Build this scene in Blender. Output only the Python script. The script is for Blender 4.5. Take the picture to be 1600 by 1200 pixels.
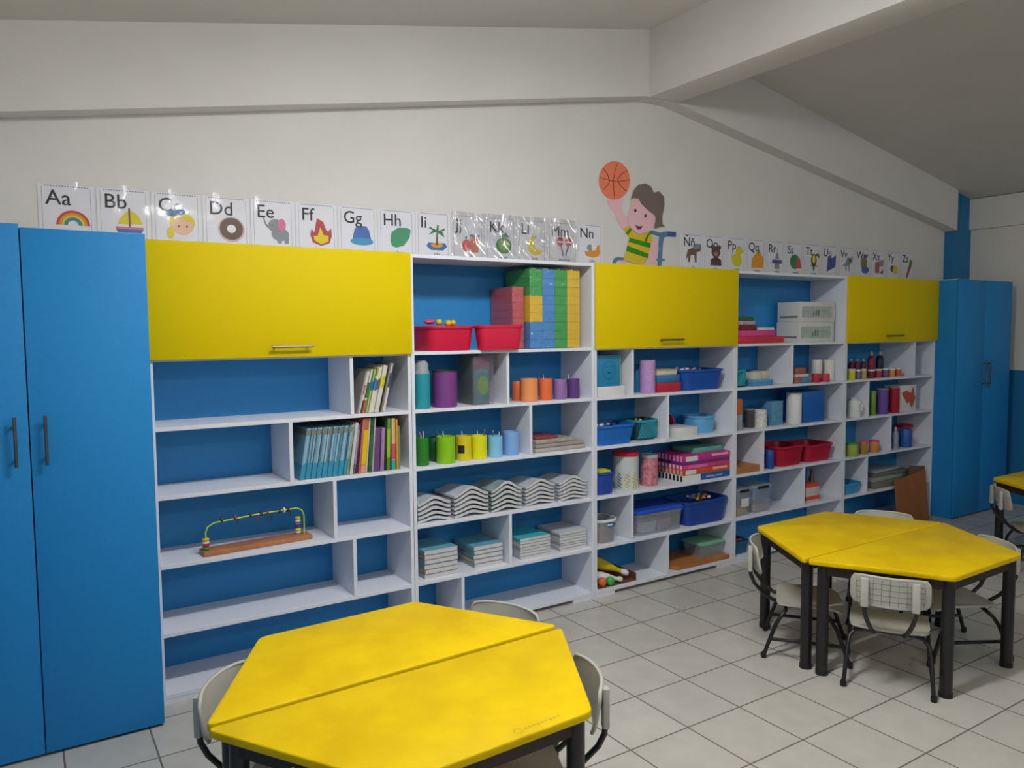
import bpy, bmesh, math, random
from mathutils import Vector, Matrix
from mathutils.geometry import tessellate_polygon
PI = math.pi
random.seed(7)
for o_ in list(bpy.data.objects):
    bpy.data.objects.remove(o_)
SC = bpy.context.scene
COL = SC.collection

# ------------------------------------------------------------------ camera
FPX = 1201.26
CAM = Vector((-0.3636, -3.5562, 1.6125))
YAW, PITCH, ROLL = 0.5699, -0.0685, -0.0087
FW = Vector((math.sin(YAW) * math.cos(PITCH), math.cos(YAW) * math.cos(PITCH), math.sin(PITCH)))
_r = Vector((math.cos(YAW), -math.sin(YAW), 0)); _u = _r.cross(FW)
RT = _r * math.cos(ROLL) + _u * math.sin(ROLL)
UP = -_r * math.sin(ROLL) + _u * math.cos(ROLL)
cd = bpy.data.cameras.new('camera'); cam = bpy.data.objects.new('camera', cd); COL.objects.link(cam)
cd.sensor_width = 36; cd.lens = FPX / 1600 * 36; cd.clip_start = .05; cd.clip_end = 60
cam.matrix_world = Matrix(((RT.x, UP.x, -FW.x, CAM.x), (RT.y, UP.y, -FW.y, CAM.y), (RT.z, UP.z, -FW.z, CAM.z), (0, 0, 0, 1)))
SC.camera = cam

# ------------------------------------------------------------------ light and exposure
w = bpy.data.worlds.new('world'); SC.world = w; w.use_nodes = True
w.node_tree.nodes['Background'].inputs[0].default_value = (.6, .7, .8, 1)
w.node_tree.nodes['Background'].inputs[1].default_value = .02
SC.view_settings.view_transform = 'Standard'; SC.view_settings.look = 'None'
SC.view_settings.gamma = 1; SC.view_settings.use_curve_mapping = False
SC.view_settings.exposure = 0.0
# lamp list: x, y, (tube power, power thrown down by the housing) of each ceiling fixture; tubes run along x
LAMPS = [(1.1, -1.75, (25, 44)), (5.4, -5.0, (26, 0)), (1.4, -5.2, (44, 0))]
LAMPCOL = (.975, .985, 1.0)

# ------------------------------------------------------------------ helpers
def px_point(u, v):
    return FW + RT * ((u - 800) / FPX) + UP * ((600 - v) / FPX)
def uv_of(p):
    d = Vector(p) - CAM
    return 800 + FPX * d.dot(RT) / d.dot(FW), 600 - FPX * d.dot(UP) / d.dot(FW)
def X(u, y, z):            # x of the point at depth y and height z seen in photo column u
    lo, hi = -3., 13.
    for _ in range(45):
        m = (lo + hi) / 2
        if uv_of((m, y, z))[0] < u: lo = m
        else: hi = m
    return lo
def Zat(v, x, y):
    lo, hi = -1., 4.
    for _ in range(45):
        m = (lo + hi) / 2
        if uv_of((x, y, m))[1] > v: lo = m
        else: hi = m
    return lo
def wallxz(u, v, y=.345):
    d = px_point(u, v); t = (y - CAM.y) / d.y; p = CAM + d * t
    return p.x, p.z
def lin(c):
    c = c / 255.
    return c / 12.92 if c <= .04045 else ((c + .055) / 1.055) ** 2.4
MATS = {}
def M(name, rgb, rough=.5, metal=0., noise=0., nscale=30., bump=0., bscale=60., spec=.5, coat=0., alpha=None, emit=0.):
    if name in MATS: return MATS[name]
    m = bpy.data.materials.new(name); m.use_nodes = True
    nt = m.node_tree; b = nt.nodes['Principled BSDF']
    c = (lin(rgb[0]), lin(rgb[1]), lin(rgb[2]), 1)
    b.inputs['Base Color'].default_value = c
    b.inputs['Roughness'].default_value = rough; b.inputs['Metallic'].default_value = metal
    b.inputs['Specular IOR Level'].default_value = spec
    if coat: b.inputs['Coat Weight'].default_value = coat; b.inputs['Coat Roughness'].default_value = .08
    tc = nt.nodes.new('ShaderNodeTexCoord')
    if noise:
        n = nt.nodes.new('ShaderNodeTexNoise'); n.inputs['Scale'].default_value = nscale; n.inputs['Detail'].default_value = 5
        nt.links.new(tc.outputs['Object'], n.inputs['Vector'])
        r = nt.nodes.new('ShaderNodeValToRGB')
        r.color_ramp.elements[0].position = .3; r.color_ramp.elements[1].position = .7
        r.color_ramp.elements[0].color = tuple(x * (1 - noise) for x in c[:3]) + (1,)
        r.color_ramp.elements[1].color = tuple(min(1, x * (1 + noise)) for x in c[:3]) + (1,)
        nt.links.new(n.outputs['Fac'], r.inputs['Fac']); nt.links.new(r.outputs['Color'], b.inputs['Base Color'])
    if bump:
        n2 = nt.nodes.new('ShaderNodeTexNoise'); n2.inputs['Scale'].default_value = bscale; n2.inputs['Detail'].default_value = 4
        nt.links.new(tc.outputs['Object'], n2.inputs['Vector'])
        bp = nt.nodes.new('ShaderNodeBump'); bp.inputs['Strength'].default_value = bump; bp.inputs['Distance'].default_value = .01
        nt.links.new(n2.outputs['Fac'], bp.inputs['Height']); nt.links.new(bp.outputs['Normal'], b.inputs['Normal'])
    if alpha is not None: b.inputs['Alpha'].default_value = alpha
    if emit:
        b.inputs['Emission Color'].default_value = c; b.inputs['Emission Strength'].default_value = emit
    MATS[name] = m
    return m
def film(name, tint=(1, 1, 1), gloss=.09, rough=.05, bump=.6, scale=18., cloud=0.):
    """thin clear plastic: mostly lets light through, with glossy creases"""
    if name in MATS: return MATS[name]
    m = bpy.data.materials.new(name); m.use_nodes = True; nt = m.node_tree
    for n in list(nt.nodes): nt.nodes.remove(n)
    out = nt.nodes.new('ShaderNodeOutputMaterial'); mix = nt.nodes.new('ShaderNodeMixShader')
    tr = nt.nodes.new('ShaderNodeBsdfTransparent'); tr.inputs[0].default_value = tint + (1,)
    gl = nt.nodes.new('ShaderNodeBsdfGlossy'); gl.inputs['Roughness'].default_value = rough
    tc = nt.nodes.new('ShaderNodeTexCoord'); no = nt.nodes.new('ShaderNodeTexNoise')
    no.inputs['Scale'].default_value = scale; no.inputs['Detail'].default_value = 2; no.inputs['Distortion'].default_value = .8
    nt.links.new(tc.outputs['Object'], no.inputs['Vector'])
    bp = nt.nodes.new('ShaderNodeBump'); bp.inputs['Strength'].default_value = bump; bp.inputs['Distance'].default_value = .02
    nt.links.new(no.outputs['Fac'], bp.inputs['Height']); nt.links.new(bp.outputs['Normal'], gl.inputs['Normal'])
    fr = nt.nodes.new('ShaderNodeLayerWeight'); fr.inputs[0].default_value = .5
    pw = nt.nodes.new('ShaderNodeMath'); pw.operation = 'POWER'; pw.inputs[1].default_value = 5; nt.links.new(fr.outputs['Facing'], pw.inputs[0])
    ad = nt.nodes.new('ShaderNodeMath'); ad.operation = 'MULTIPLY_ADD'; ad.inputs[1].default_value = .3; ad.inputs[2].default_value = gloss
    nt.links.new(pw.outputs[0], ad.inputs[0]); nt.links.new(ad.outputs[0], mix.inputs[0])
    nt.links.new(tr.outputs[0], mix.inputs[1]); nt.links.new(gl.outputs[0], mix.inputs[2])
    last = mix
    if cloud:
        df = nt.nodes.new('ShaderNodeBsdfDiffuse'); df.inputs[0].default_value = (.75, .78, .8, 1)
        m2 = nt.nodes.new('ShaderNodeMixShader'); m2.inputs[0].default_value = cloud
        nt.links.new(mix.outputs[0], m2.inputs[1]); nt.links.new(df.outputs[0], m2.inputs[2]); last = m2
    nt.links.new(last.outputs[0], out.inputs[0])
    MATS[name] = m
    return m

class MB:
    def __init__(s): s.bm = bmesh.new(); s.mats = []
    def mi(s, m):
        if m not in s.mats: s.mats.append(m)
        return s.mats.index(m)
    def face(s, vs, m):
        try: f = s.bm.faces.new(vs)
        except ValueError: return None
        f.material_index = s.mi(m); return f
    def poly(s, pts, m): return s.face([s.bm.verts.new(p) for p in pts], m)
    def box(s, x0, x1, y0, y1, z0, z1, m, bev=0., seg=2, xf=None):
        vs = [s.bm.verts.new((x, y, z)) for x in (x0, x1) for y in (y0, y1) for z in (z0, z1)]
        fs = [s.face([vs[i] for i in q], m) for q in ((0, 1, 3, 2), (4, 6, 7, 5), (0, 4, 5, 1), (2, 3, 7, 6), (0, 2, 6, 4), (1, 5, 7, 3))]
        geo = vs
        if bev:
            es = list({e for f in fs for e in f.edges})
            r = bmesh.ops.bevel(s.bm, geom=es, offset=bev, segments=seg, profile=.5, affect='EDGES')
            geo = list({v for f in r['faces'] for v in f.verts} | {v for v in vs if v.is_valid})
            for f in r['faces']: f.material_index = s.mi(m)
        if xf:
            for v in geo: v.co = xf @ v.co
        return s
    def lathe(s, prof, cx, cy, m, n=24, sx=1., sy=1., cap0=True, cap1=True, z0=0.):
        rings = []
        for r, z in prof:
            rings.append([s.bm.verts.new((cx + r * sx * math.cos(2 * PI * i / n), cy + r * sy * math.sin(2 * PI * i / n), z0 + z)) for i in range(n)])
        for a, b in zip(rings, rings[1:]):
            for i in range(n): s.face([a[i], a[(i + 1) % n], b[(i + 1) % n], b[i]], m)
        if cap0: s.face(rings[0][::-1], m)
        if cap1: s.face(rings[-1], m)
        return s
    def tube(s, pts, r, m, n=10, caps=True):
        P = [Vector(p) for p in pts]; rings = []
        t0 = (P[1] - P[0]).normalized(); a = Vector((0, 0, 1)) if abs(t0.z) < .9 else Vector((1, 0, 0))
        nx = t0.cross(a).normalized()
        for i, p in enumerate(P):
            t = (P[min(i + 1, len(P) - 1)] - P[max(i - 1, 0)]).normalized()
            nx = (nx - t * nx.dot(t)).normalized(); ny = t.cross(nx)
            rr = r[i] if isinstance(r, (list, tuple)) else r
            rings.append([s.bm.verts.new(p + (nx * math.cos(2 * PI * k / n) + ny * math.sin(2 * PI * k / n)) * rr) for k in range(n)])
        for A, B in zip(rings, rings[1:]):
            for k in range(n): s.face([A[k], A[(k + 1) % n], B[(k + 1) % n], B[k]], m)
        if caps: s.face(rings[0][::-1], m); s.face(rings[-1], m)
        return s
    def loft(s, rings, m, cap0=True, cap1=True):
        R = [[s.bm.verts.new(p) for p in r] for r in rings]; n = len(R[0])
        for A, B in zip(R, R[1:]):
            for k in range(n): s.face([A[k], A[(k + 1) % n], B[(k + 1) % n], B[k]], m)
        if cap0: s.face(R[0][::-1], m)
        if cap1: s.face(R[-1], m)
        return s
    def prism(s, poly, z0, z1, m, bev=0.):
        n = len(poly)
        if bev:
            c = Vector((sum(p[0] for p in poly) / n, sum(p[1] for p in poly) / n))
            def ins(d):
                out = []
                for i in range(n):
                    p = Vector(poly[i]); a = Vector(poly[i - 1]); b = Vector(poly[(i + 1) % n])
                    e1 = (p - a).normalized(); e2 = (b - p).normalized()
                    nn = Vector((-(e1.y + e2.y), e1.x + e2.x))
                    if nn.length: nn.normalize()
                    out.append(p + nn * d)
                return out
            q = ins(bev)
            q2 = ins(bev * .3)
            s.loft([[(p[0], p[1], z0) for p in q], [(p[0], p[1], z0 + bev * .3) for p in q2], [(p[0], p[1], z0 + bev) for p in poly],
                    [(p[0], p[1], z1 - bev) for p in poly], [(p[0], p[1], z1 - bev * .3) for p in q2], [(p[0], p[1], z1) for p in q]], m)
        else:
            s.loft([[(p[0], p[1], z0) for p in poly], [(p[0], p[1], z1) for p in poly]], m)
        return s
    def sphere(s, c, r, m, n=14, k=9, sx=1, sy=1, sz=1):
        rings = []
        for j in range(1, k):
            a = -PI / 2 + PI * j / k
            rings.append([(c[0] + r * sx * math.cos(a) * math.cos(2 * PI * i / n), c[1] + r * sy * math.cos(a) * math.sin(2 * PI * i / n), c[2] + r * sz * math.sin(a)) for i in range(n)])
        return s.loft(rings, m)
    def build(s, name, parent=None, ang=32, loc=None, recalc=True):
        if recalc: bmesh.ops.recalc_face_normals(s.bm, faces=s.bm.faces[:])
        for f in s.bm.faces: f.smooth = True
        lim = math.radians(ang)
        for e in s.bm.edges:
            e.smooth = len(e.link_faces) == 2 and e.calc_face_angle(0) < lim
        me = bpy.data.meshes.new(name); s.bm.to_mesh(me); s.bm.free()
        for m in s.mats: me.materials.append(m)
        o = bpy.data.objects.new(name, me); COL.objects.link(o)
        if parent: o.parent = parent
        if loc: o.location = loc
        return o
def tag(o, label, cat, group=None, kind=None):
    if label: o['label'] = label
    if cat: o['category'] = cat
    if group: o['group'] = group
    if kind: o['kind'] = kind
    return o
def thing(name, label, cat, loc=(0, 0, 0), rz=0., group=None):
    o = bpy.data.objects.new(name, None); COL.objects.link(o); o.empty_display_size = .05
    o.location = loc; o.rotation_euler = (0, 0, rz)
    return tag(o, label, cat, group)
def struct(o): o['kind'] = 'structure'; return o
def dup(root, loc, rz=None, label=None, group=None):
    r = root.copy(); COL.objects.link(r); r.location = loc
    if rz is not None: r.rotation_euler = (0, 0, rz)
    if label: r['label'] = label
    if group: r['group'] = group
    for ch in list(root.children):
        c = ch.copy(); COL.objects.link(c); c.parent = r
        for g in ch.children:
            d = g.copy(); COL.objects.link(d); d.parent = c
    return r
def rrect(w, d, r, z, n=5, cx=0, cy=0):
    pts = []
    for qx, qy, a0 in ((1, -1, -PI / 2), (1, 1, 0), (-1, 1, PI / 2), (-1, -1, PI)):
        for i in range(n + 1):
            a = a0 + (PI / 2) * i / n
            pts.append((cx + qx * (w / 2 - r) + r * math.cos(a), cy + qy * (d / 2 - r) + r * math.sin(a), z))
    return pts
def rpoly(pts, r, n=4):      # round the corners of a 2D polygon
    out = []; N = len(pts)
    for i in range(N):
        p = Vector(pts[i]); a = Vector(pts[i - 1]); b = Vector(pts[(i + 1) % N])
        d1 = (a - p).normalized(); d2 = (b - p).normalized()
        A = p + d1 * r; B = p + d2 * r
        for k in range(n + 1):
            t = k / n
            out.append(tuple(A * (1 - t) ** 2 + p * 2 * t * (1 - t) + B * t * t))
    return out
def text(name, s, size, m, loc, rot, parent=None, bold=.0, ext=.0003, align='CENTER', sx=1.):
    c = bpy.data.curves.new(name, 'FONT'); c.body = s; c.size = size; c.extrude = ext; c.align_x = align; c.resolution_u = 3; c.offset = bold
    t = bpy.data.objects.new(name, c); COL.objects.link(t)
    bpy.context.view_layer.update()
    me = bpy.data.meshes.new_from_object(t)
    bpy.data.objects.remove(t); bpy.data.curves.remove(c)
    me.materials.clear(); me.materials.append(m); me.name = name
    o = bpy.data.objects.new(name, me); COL.objects.link(o); o.location = loc; o.rotation_euler = rot; o.scale = (sx, 1, 1)
    if parent: o.parent = parent
    return o
FRONT = (PI / 2, 0, 0)

# ------------------------------------------------------------------ materials of the room
m_wall = M('painted wall white', (220, 218, 213), .75, noise=.025, nscale=3, bump=.08, bscale=25)
m_ceil = M('painted ceiling white', (212, 209, 203), .8, noise=.03, nscale=2, bump=.1, bscale=18)
m_bluepaint = M('blue wall paint', (22, 118, 172), .5, noise=.05, nscale=6)
m_white = M('white melamine', (228, 231, 240), .42)
m_blue = M('blue melamine', (36, 136, 204), .55, spec=.25, noise=.035, nscale=60)
m_blueback = M('blue back panel', (42, 140, 208), .5, noise=.03, nscale=40)
m_yellow = M('yellow melamine', (224, 198, 0), .6, spec=.15)
m_steel = M('brushed steel', (120, 112, 104), .4, metal=1)
m_black = M('black plastic', (18, 18, 20), .5)
m_bframe = M('black painted steel', (20, 19, 21), .38, spec=.6)
m_dark = M('dark recess shade', (14, 20, 30), .9)  # shade under the wardrobes and inside open cups, put into the colour
def painted_wall_mat():
    m = bpy.data.materials.new('wall with blue lower band'); m.use_nodes = True; nt = m.node_tree; b = nt.nodes['Principled BSDF']
    g = nt.nodes.new('ShaderNodeNewGeometry'); sp = nt.nodes.new('ShaderNodeSeparateXYZ'); nt.links.new(g.outputs['Position'], sp.inputs[0])
    lt = nt.nodes.new('ShaderNodeMath'); lt.operation = 'LESS_THAN'; lt.inputs[1].default_value = 1.222; nt.links.new(sp.outputs['Z'], lt.inputs[0])
    mx = nt.nodes.new('ShaderNodeMix'); mx.data_type = 'RGBA'
    mx.inputs['A'].default_value = (lin(222), lin(219), lin(210), 1); mx.inputs['B'].default_value = (lin(22), lin(118), lin(172), 1)
    nt.links.new(lt.outputs[0], mx.inputs['Factor']); nt.links.new(mx.outputs['Result'], b.inputs['Base Color']); b.inputs['Roughness'].default_value = .65
    return m
m_band = painted_wall_mat()
def floor_mat():
    m = bpy.data.materials.new('ceramic floor tile'); m.use_nodes = True; nt = m.node_tree; b = nt.nodes['Principled BSDF']; L = nt.links
    g = nt.nodes.new('ShaderNodeNewGeometry'); sp = nt.nodes.new('ShaderNodeSeparateXYZ'); L.new(g.outputs['Position'], sp.inputs[0])
    def grid(axis, off, pitch, half):
        a = nt.nodes.new('ShaderNodeMath'); a.operation = 'SUBTRACT'; L.new(sp.outputs[axis], a.inputs[0]); a.inputs[1].default_value = off
        d = nt.nodes.new('ShaderNodeMath'); d.operation = 'DIVIDE'; L.new(a.outputs[0], d.inputs[0]); d.inputs[1].default_value = pitch
        f = nt.nodes.new('ShaderNodeMath'); f.operation = 'FLOOR'; L.new(d.outputs[0], f.inputs[0])
        fr = nt.nodes.new('ShaderNodeMath'); fr.operation = 'SUBTRACT'; L.new(d.outputs[0], fr.inputs[0]); L.new(f.outputs[0], fr.inputs[1])
        s = nt.nodes.new('ShaderNodeMath'); s.operation = 'SUBTRACT'; L.new(fr.outputs[0], s.inputs[0]); s.inputs[1].default_value = .5
        ab = nt.nodes.new('ShaderNodeMath'); ab.operation = 'ABSOLUTE'; L.new(s.outputs[0], ab.inputs[0])
        gt = nt.nodes.new('ShaderNodeMath'); gt.operation = 'GREATER_THAN'; L.new(ab.outputs[0], gt.inputs[0]); gt.inputs[1].default_value = .5 - half / pitch
        return gt, f
    gx, fx = grid('X', 2.164, .3062, .0034); gy, fy = grid('Y', -.438, .3178, .0034)
    mxm = nt.nodes.new('ShaderNodeMath'); mxm.operation = 'MAXIMUM'; L.new(gx.outputs[0], mxm.inputs[0]); L.new(gy.outputs[0], mxm.inputs[1])
    cb = nt.nodes.new('ShaderNodeCombineXYZ'); L.new(fx.outputs[0], cb.inputs[0]); L.new(fy.outputs[0], cb.inputs[1])
    wn = nt.nodes.new('ShaderNodeTexWhiteNoise'); L.new(cb.outputs[0], wn.inputs['Vector'])
    no = nt.nodes.new('ShaderNodeTexNoise'); no.inputs['Scale'].default_value = 9; no.inputs['Detail'].default_value = 6; L.new(g.outputs['Position'], no.inputs['Vector'])
    ad = nt.nodes.new('ShaderNodeMath'); ad.operation = 'MULTIPLY_ADD'; L.new(wn.outputs['Value'], ad.inputs[0]); ad.inputs[1].default_value = .35; L.new(no.outputs['Fac'], ad.inputs[2])
    rp = nt.nodes.new('ShaderNodeValToRGB'); rp.color_ramp.elements[0].position = .35; rp.color_ramp.elements[1].position = 1.0
    rp.color_ramp.elements[0].color = (lin(186), lin(183), lin(174), 1); rp.color_ramp.elements[1].color = (lin(202), lin(199), lin(190), 1)
    L.new(ad.outputs[0], rp.inputs[0])
    mx = nt.nodes.new('ShaderNodeMix'); mx.data_type = 'RGBA'; mx.inputs['B'].default_value = (lin(108), lin(100), lin(92), 1)
    L.new(rp.outputs['Color'], mx.inputs['A']); L.new(mxm.outputs[0], mx.inputs['Factor']); L.new(mx.outputs['Result'], b.inputs['Base Color'])
    r2 = nt.nodes.new('ShaderNodeMath'); r2.operation = 'MULTIPLY_ADD'; L.new(mxm.outputs[0], r2.inputs[0]); r2.inputs[1].default_value = .4; r2.inputs[2].default_value = .3
    L.new(r2.outputs[0], b.inputs['Roughness'])
    bp = nt.nodes.new('ShaderNodeBump'); bp.inputs['Strength'].default_value = .5; bp.inputs['Distance'].default_value = .002; bp.invert = True
    L.new(mxm.outputs[0], bp.inputs['Height']); L.new(bp.outputs['Normal'], b.inputs['Normal'])
    return m
m_floor = floor_mat()

# ------------------------------------------------------------------ room shell
XL, XR, YF, YB, RX = -.78, 7.24, .35, -6.6, 3.23
def ceil_z(x): return 3.555 - .187 * abs(x - RX)
def beam_z(x): return 3.115 - .166 * abs(x - RX)
b = MB(); b.box(XL - .12, XR + .12, YB - .12, YF + .12, -.1, 0, m_floor); struct(b.build('floor'))
def gable(name, y0, y1, m):
    b = MB(); pl = [(XL, 0), (XR, 0), (XR, ceil_z(XR) + .0), (RX, ceil_z(RX)), (XL, ceil_z(XL))]
    b.loft([[(x, y0, z) for x, z in pl], [(x, y1, z) for x, z in pl]], m); return struct(b.build(name))
gable('wall_front', YF, YF + .12, m_wall); gable('wall_back', YB - .12, YB, m_band)
b = MB(); b.box(XL - .12, XL, YB - .12, YF + .12, 0, ceil_z(XL), m_band); struct(b.build('wall_left'))
b = MB(); b.box(XR, XR + .12, YB - .12, YF + .12, 0, ceil_z(XR), m_band); struct(b.build('wall_right'))
b = MB()
pl = [(XL - .12, ceil_z(XL - .12)), (RX, ceil_z(RX)), (XR + .12, ceil_z(XR + .12)), (XR + .12, 4.0), (XL - .12, 4.0)]
b.loft([[(x, YB - .12, z) for x, z in pl], [(x, YF + .12, z) for x, z in pl]], m_ceil); struct(b.build('ceiling'))
# concrete beam along the gable, ridge beam, ring beam on the right wall, corner pillar
BF = .235
b = MB()
pl = [(XL, beam_z(XL)), (RX - .13, beam_z(RX)), (RX + .13, beam_z(RX)), (6.93, beam_z(6.93)), (6.93, ceil_z(6.93)), (RX, ceil_z(RX)), (XL, ceil_z(XL))]
b.loft([[(x, BF, z) for x, z in pl], [(x, YF, z) for x, z in pl]], m_wall); struct(b.build('trim_1'))
b = MB(); b.box(3.14, 3.395, YB, BF, beam_z(RX), ceil_z(RX - .13) + .02, m_wall, bev=.006); struct(b.build('trim_2'))
b = MB(); b.box(XR - .035, XR, YB, .27, 2.525, ceil_z(XR) + .0, m_wall); struct(b.build('trim_3'))
b = MB(); b.box(6.93, XR, .27, YF, 0, ceil_z(6.95), m_bluepaint); struct(b.build('trim_4'))

# ------------------------------------------------------------------ ceiling lamps
m_tube = M('fluorescent tube', (255, 250, 240), .3, emit=9)
m_hous = M('lamp housing white', (225, 225, 222), .5)
def lamp(x, y, power, label):
    s = -1 if x > RX else 1
    zc = ceil_z(x)
    t = thing('ceiling_lamp', label, 'lamp', (x, y, zc - .045))
    t.rotation_euler = (0, -s * math.atan(.187), 0)   # lies against the sloping ceiling
    b = MB(); b.box(-.64, .64, -.035, .035, -.02, .035, m_hous, bev=.008); b.build('housing', t)
    for k in (-.05, .05):
        b = MB(); b.tube([(-.6, k, -.045), (.6, k, -.045)], .013, m_tube); b.build('tube', t)
    for q in (-.45, -.15, .15, .45):          # the tube's own light, all round it
        ld = bpy.data.lights.new('tube light', 'POINT'); ld.energy = power[0] / 4; ld.color = LAMPCOL; ld.shadow_soft_size = .05
        lo = bpy.data.objects.new('tube_light', ld); COL.objects.link(lo); lo.parent = t; lo.location = (q, 0, -.12)
    ld = bpy.data.lights.new('reflector light', 'AREA'); ld.shape = 'RECTANGLE'; ld.size = 1.2; ld.size_y = .12      # what the housing throws downward
    ld.energy = power[1]; ld.color = LAMPCOL
    lo = bpy.data.objects.new('reflector_light', ld); COL.objects.link(lo); lo.parent = t; lo.location = (0, 0, -.07)
for (x, y, pw), lb in zip(LAMPS, ['white two-tube ceiling lamp above the nearer yellow table', 'white two-tube ceiling lamp at the back right of the room', 'white two-tube ceiling lamp at the back left of the room']):
    lamp(x, y, pw, lb)

# ------------------------------------------------------------------ shelf units
H = 2.0055; T = .018
S = [None, 1.4954, 1.1968, .899, .597, .2957]       # underside of shelves 1..5
ROW = [1.5139, 1.2153, .9175, .6155, .3142, .0425]     # top surface of each row's shelf (row 0 is the top bay)
DEP = .31
bounds = [.092, 1.309, 2.4944, 3.7125, 4.9362, 6.1845]
divs = {1: [(1, 548, 552), (2, 452.6, 458.4), (3, 521.9, 526.6), (4, 553, 558)],
        2: [(1, 792, 796), (2, 828, 832), (4, 796.6, 800), (5, 722, 726)],
        3: [(1, 988, 990), (2, 1043, 1045), (4, 987, 990), (5, 1042.5, 1045)],
        4: [(1, 1237.7, 1239.7), (3, 1192.4, 1194), (4, 1255.7, 1258)],
        5: [(1, 1428.8, 1430.5), (2, 1356.7, 1358), (3, 1391, 1393.5), (4, 1354, 1356)]}
handle_u = {1: (425, 490), 3: (1034, 1069), 5: (1388, 1413)}
ulabels = {1: 'white open shelf unit beside the left blue wardrobe, yellow flap door on top', 2: 'white open shelf unit with red tubs and coloured blocks in its top bay',
           3: 'white shelf unit under the wheelchair child sticker, yellow flap door on top', 4: 'white open shelf unit with two white drawer boxes in its top bay',
           5: 'white shelf unit beside the right blue wardrobe, yellow flap door on top'}
def handle(parent, x0, x1, y, z, vertical=False, z1=None):
    b = MB()
    if vertical:
        b.tube([(x0, y - .03, z), (x0, y - .03, z1)], .006, m_steel)
        for q in (z + .03, z1 - .03): b.tube([(x0, y, q), (x0, y - .03, q)], .0045, m_steel)
    else:
        b.tube([(x0, y - .03, z), (x1, y - .03, z)], .006, m_steel)
        for q in (x0 + .02, x1 - .02): b.tube([(q, y, z), (q, y - .03, z)], .0045, m_steel)
    return b.build('handle', parent)
for n in range(1, 6):
    x0, x1 = bounds[n - 1] + .0015, bounds[n] - .0015
    u = thing('shelf_unit', ulabels[n], 'shelf unit', ((x0 + x1) / 2, 0, 0), group=None); cx = (x0 + x1) / 2; h = (x1 - x0) / 2
    for s in (-1, 1):
        b = MB(); a = s * h; b.box(min(a, a - s * T), max(a, a - s * T), 0, DEP, 0, H, m_white, bev=.0008, seg=1); b.build('side_panel', u)
    b = MB(); b.box(-h + T, h - T, 0, DEP, H - T, H, m_white, bev=.0008, seg=1); b.build('top_panel', u)
    for z in S[1:]:
        b = MB(); b.box(-h + T, h - T, .0005, DEP - .002, z, z + T, m_white, bev=.0008, seg=1); b.build('shelf', u)
    b = MB(); b.box(-h + T, h - T, .0005, DEP, .022, .042, m_white, bev=.0008, seg=1); b.build('bottom_panel', u)
    b = MB(); b.box(-h + .002, h - .002, DEP + .0005, DEP + .004, .01, H - .004, m_blueback); b.build('back_panel', u)
    for s in (-1, 1):
        b = MB(); q = s * (h - T); b.box(min(q, q - s * .14), max(q, q - s * .14), .002, .30, 0, .022, m_white); b.build('foot_block', u)
    for r, ua, ub in divs[n]:
        z0 = ROW[r]; z1 = S[r]; zm = (z0 + z1) / 2
        xc = (X(ua, 0, zm) + X(ub, 0, zm)) / 2 - cx
        b = MB(); b.box(xc - T / 2, xc + T / 2, .001, DEP - .001, z0, z1, m_white, bev=.0008, seg=1); b.build('divider', u)
    if n in handle_u:
        d = MB(); d.box(-h - .0005, h + .0005, -.019, -.001, 1.5035, H + .003, m_yellow, bev=.0012, seg=2); dd = d.build('flap_door', u)
        dd['label'] = 'yellow flap door'
        ua, ub = handle_u[n]; z = 1.551
        handle(dd, X(ua, -.05, z) - cx, X(ub, -.05, z) - cx, -.019, z)

# ------------------------------------------------------------------ blue wardrobes
def wardrobe(x0, x1, split, label, dz, hx, hz):
    t = thing('wardrobe', label, 'wardrobe', ((x0 + x1) / 2, 0, 0)); cx = (x0 + x1) / 2
    b = MB()
    for a in (x0, x1 - T): b.box(a - cx, a - cx + T, -.165, .26, .0, 2.008, m_blue, bev=.001, seg=1)
    b.box(x0 - cx + T, x1 - cx - T, -.165, .26, 1.99, 2.008, m_blue); b.box(x0 - cx + T, x1 - cx - T, .25, .26, .03, 1.99, m_blue)
    b.box(x0 - cx + T, x1 - cx - T, -.165, .25, .03, .048, m_blue); b.box(x0 - cx + T, x1 - cx - T, -.12, -.105, 0, .03, m_dark)
    b.build('body', t)
    b = MB(); b.box(x0 - cx - .0, x1 - cx + .0, -.165, .26, 2.0085, 2.012, m_white); o = b.build('top_edging', t); o['label'] = 'thin white top edging'
    for k, (a, c) in enumerate(((x0, split - .002), (split + .002, x1))):
        b = MB(); b.box(a - cx, c - cx, -.19, -.167, .012, 2.0085 + dz[k], m_blue, bev=.0015); d = b.build('door', t)
        handle(d, hx[k] - cx, 0, -.19, hz[0], True, hz[1])
zh0, zh1 = 1.24, 1.42
hy = -.22
hL = [X(22, hy, 1.3), X(70.5, hy, 1.3)]
zt, zb = Zat(650, hL[1], hy), Zat(727, hL[1], hy)
wardrobe(-.765, .077, -.343, 'tall blue two-door wardrobe at the left end of the shelves', (.012, .0), hL, (zb, zt))
hR = [X(1541, hy, 1.3), X(1549, hy, 1.3)]
wardrobe(6.187, 7.06, X(1536, -.19, 1.2), 'tall blue two-door wardrobe in the right corner', (0, 0), hR, (Zat(605, hR[0], hy), Zat(563, hR[0], hy)))

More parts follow.
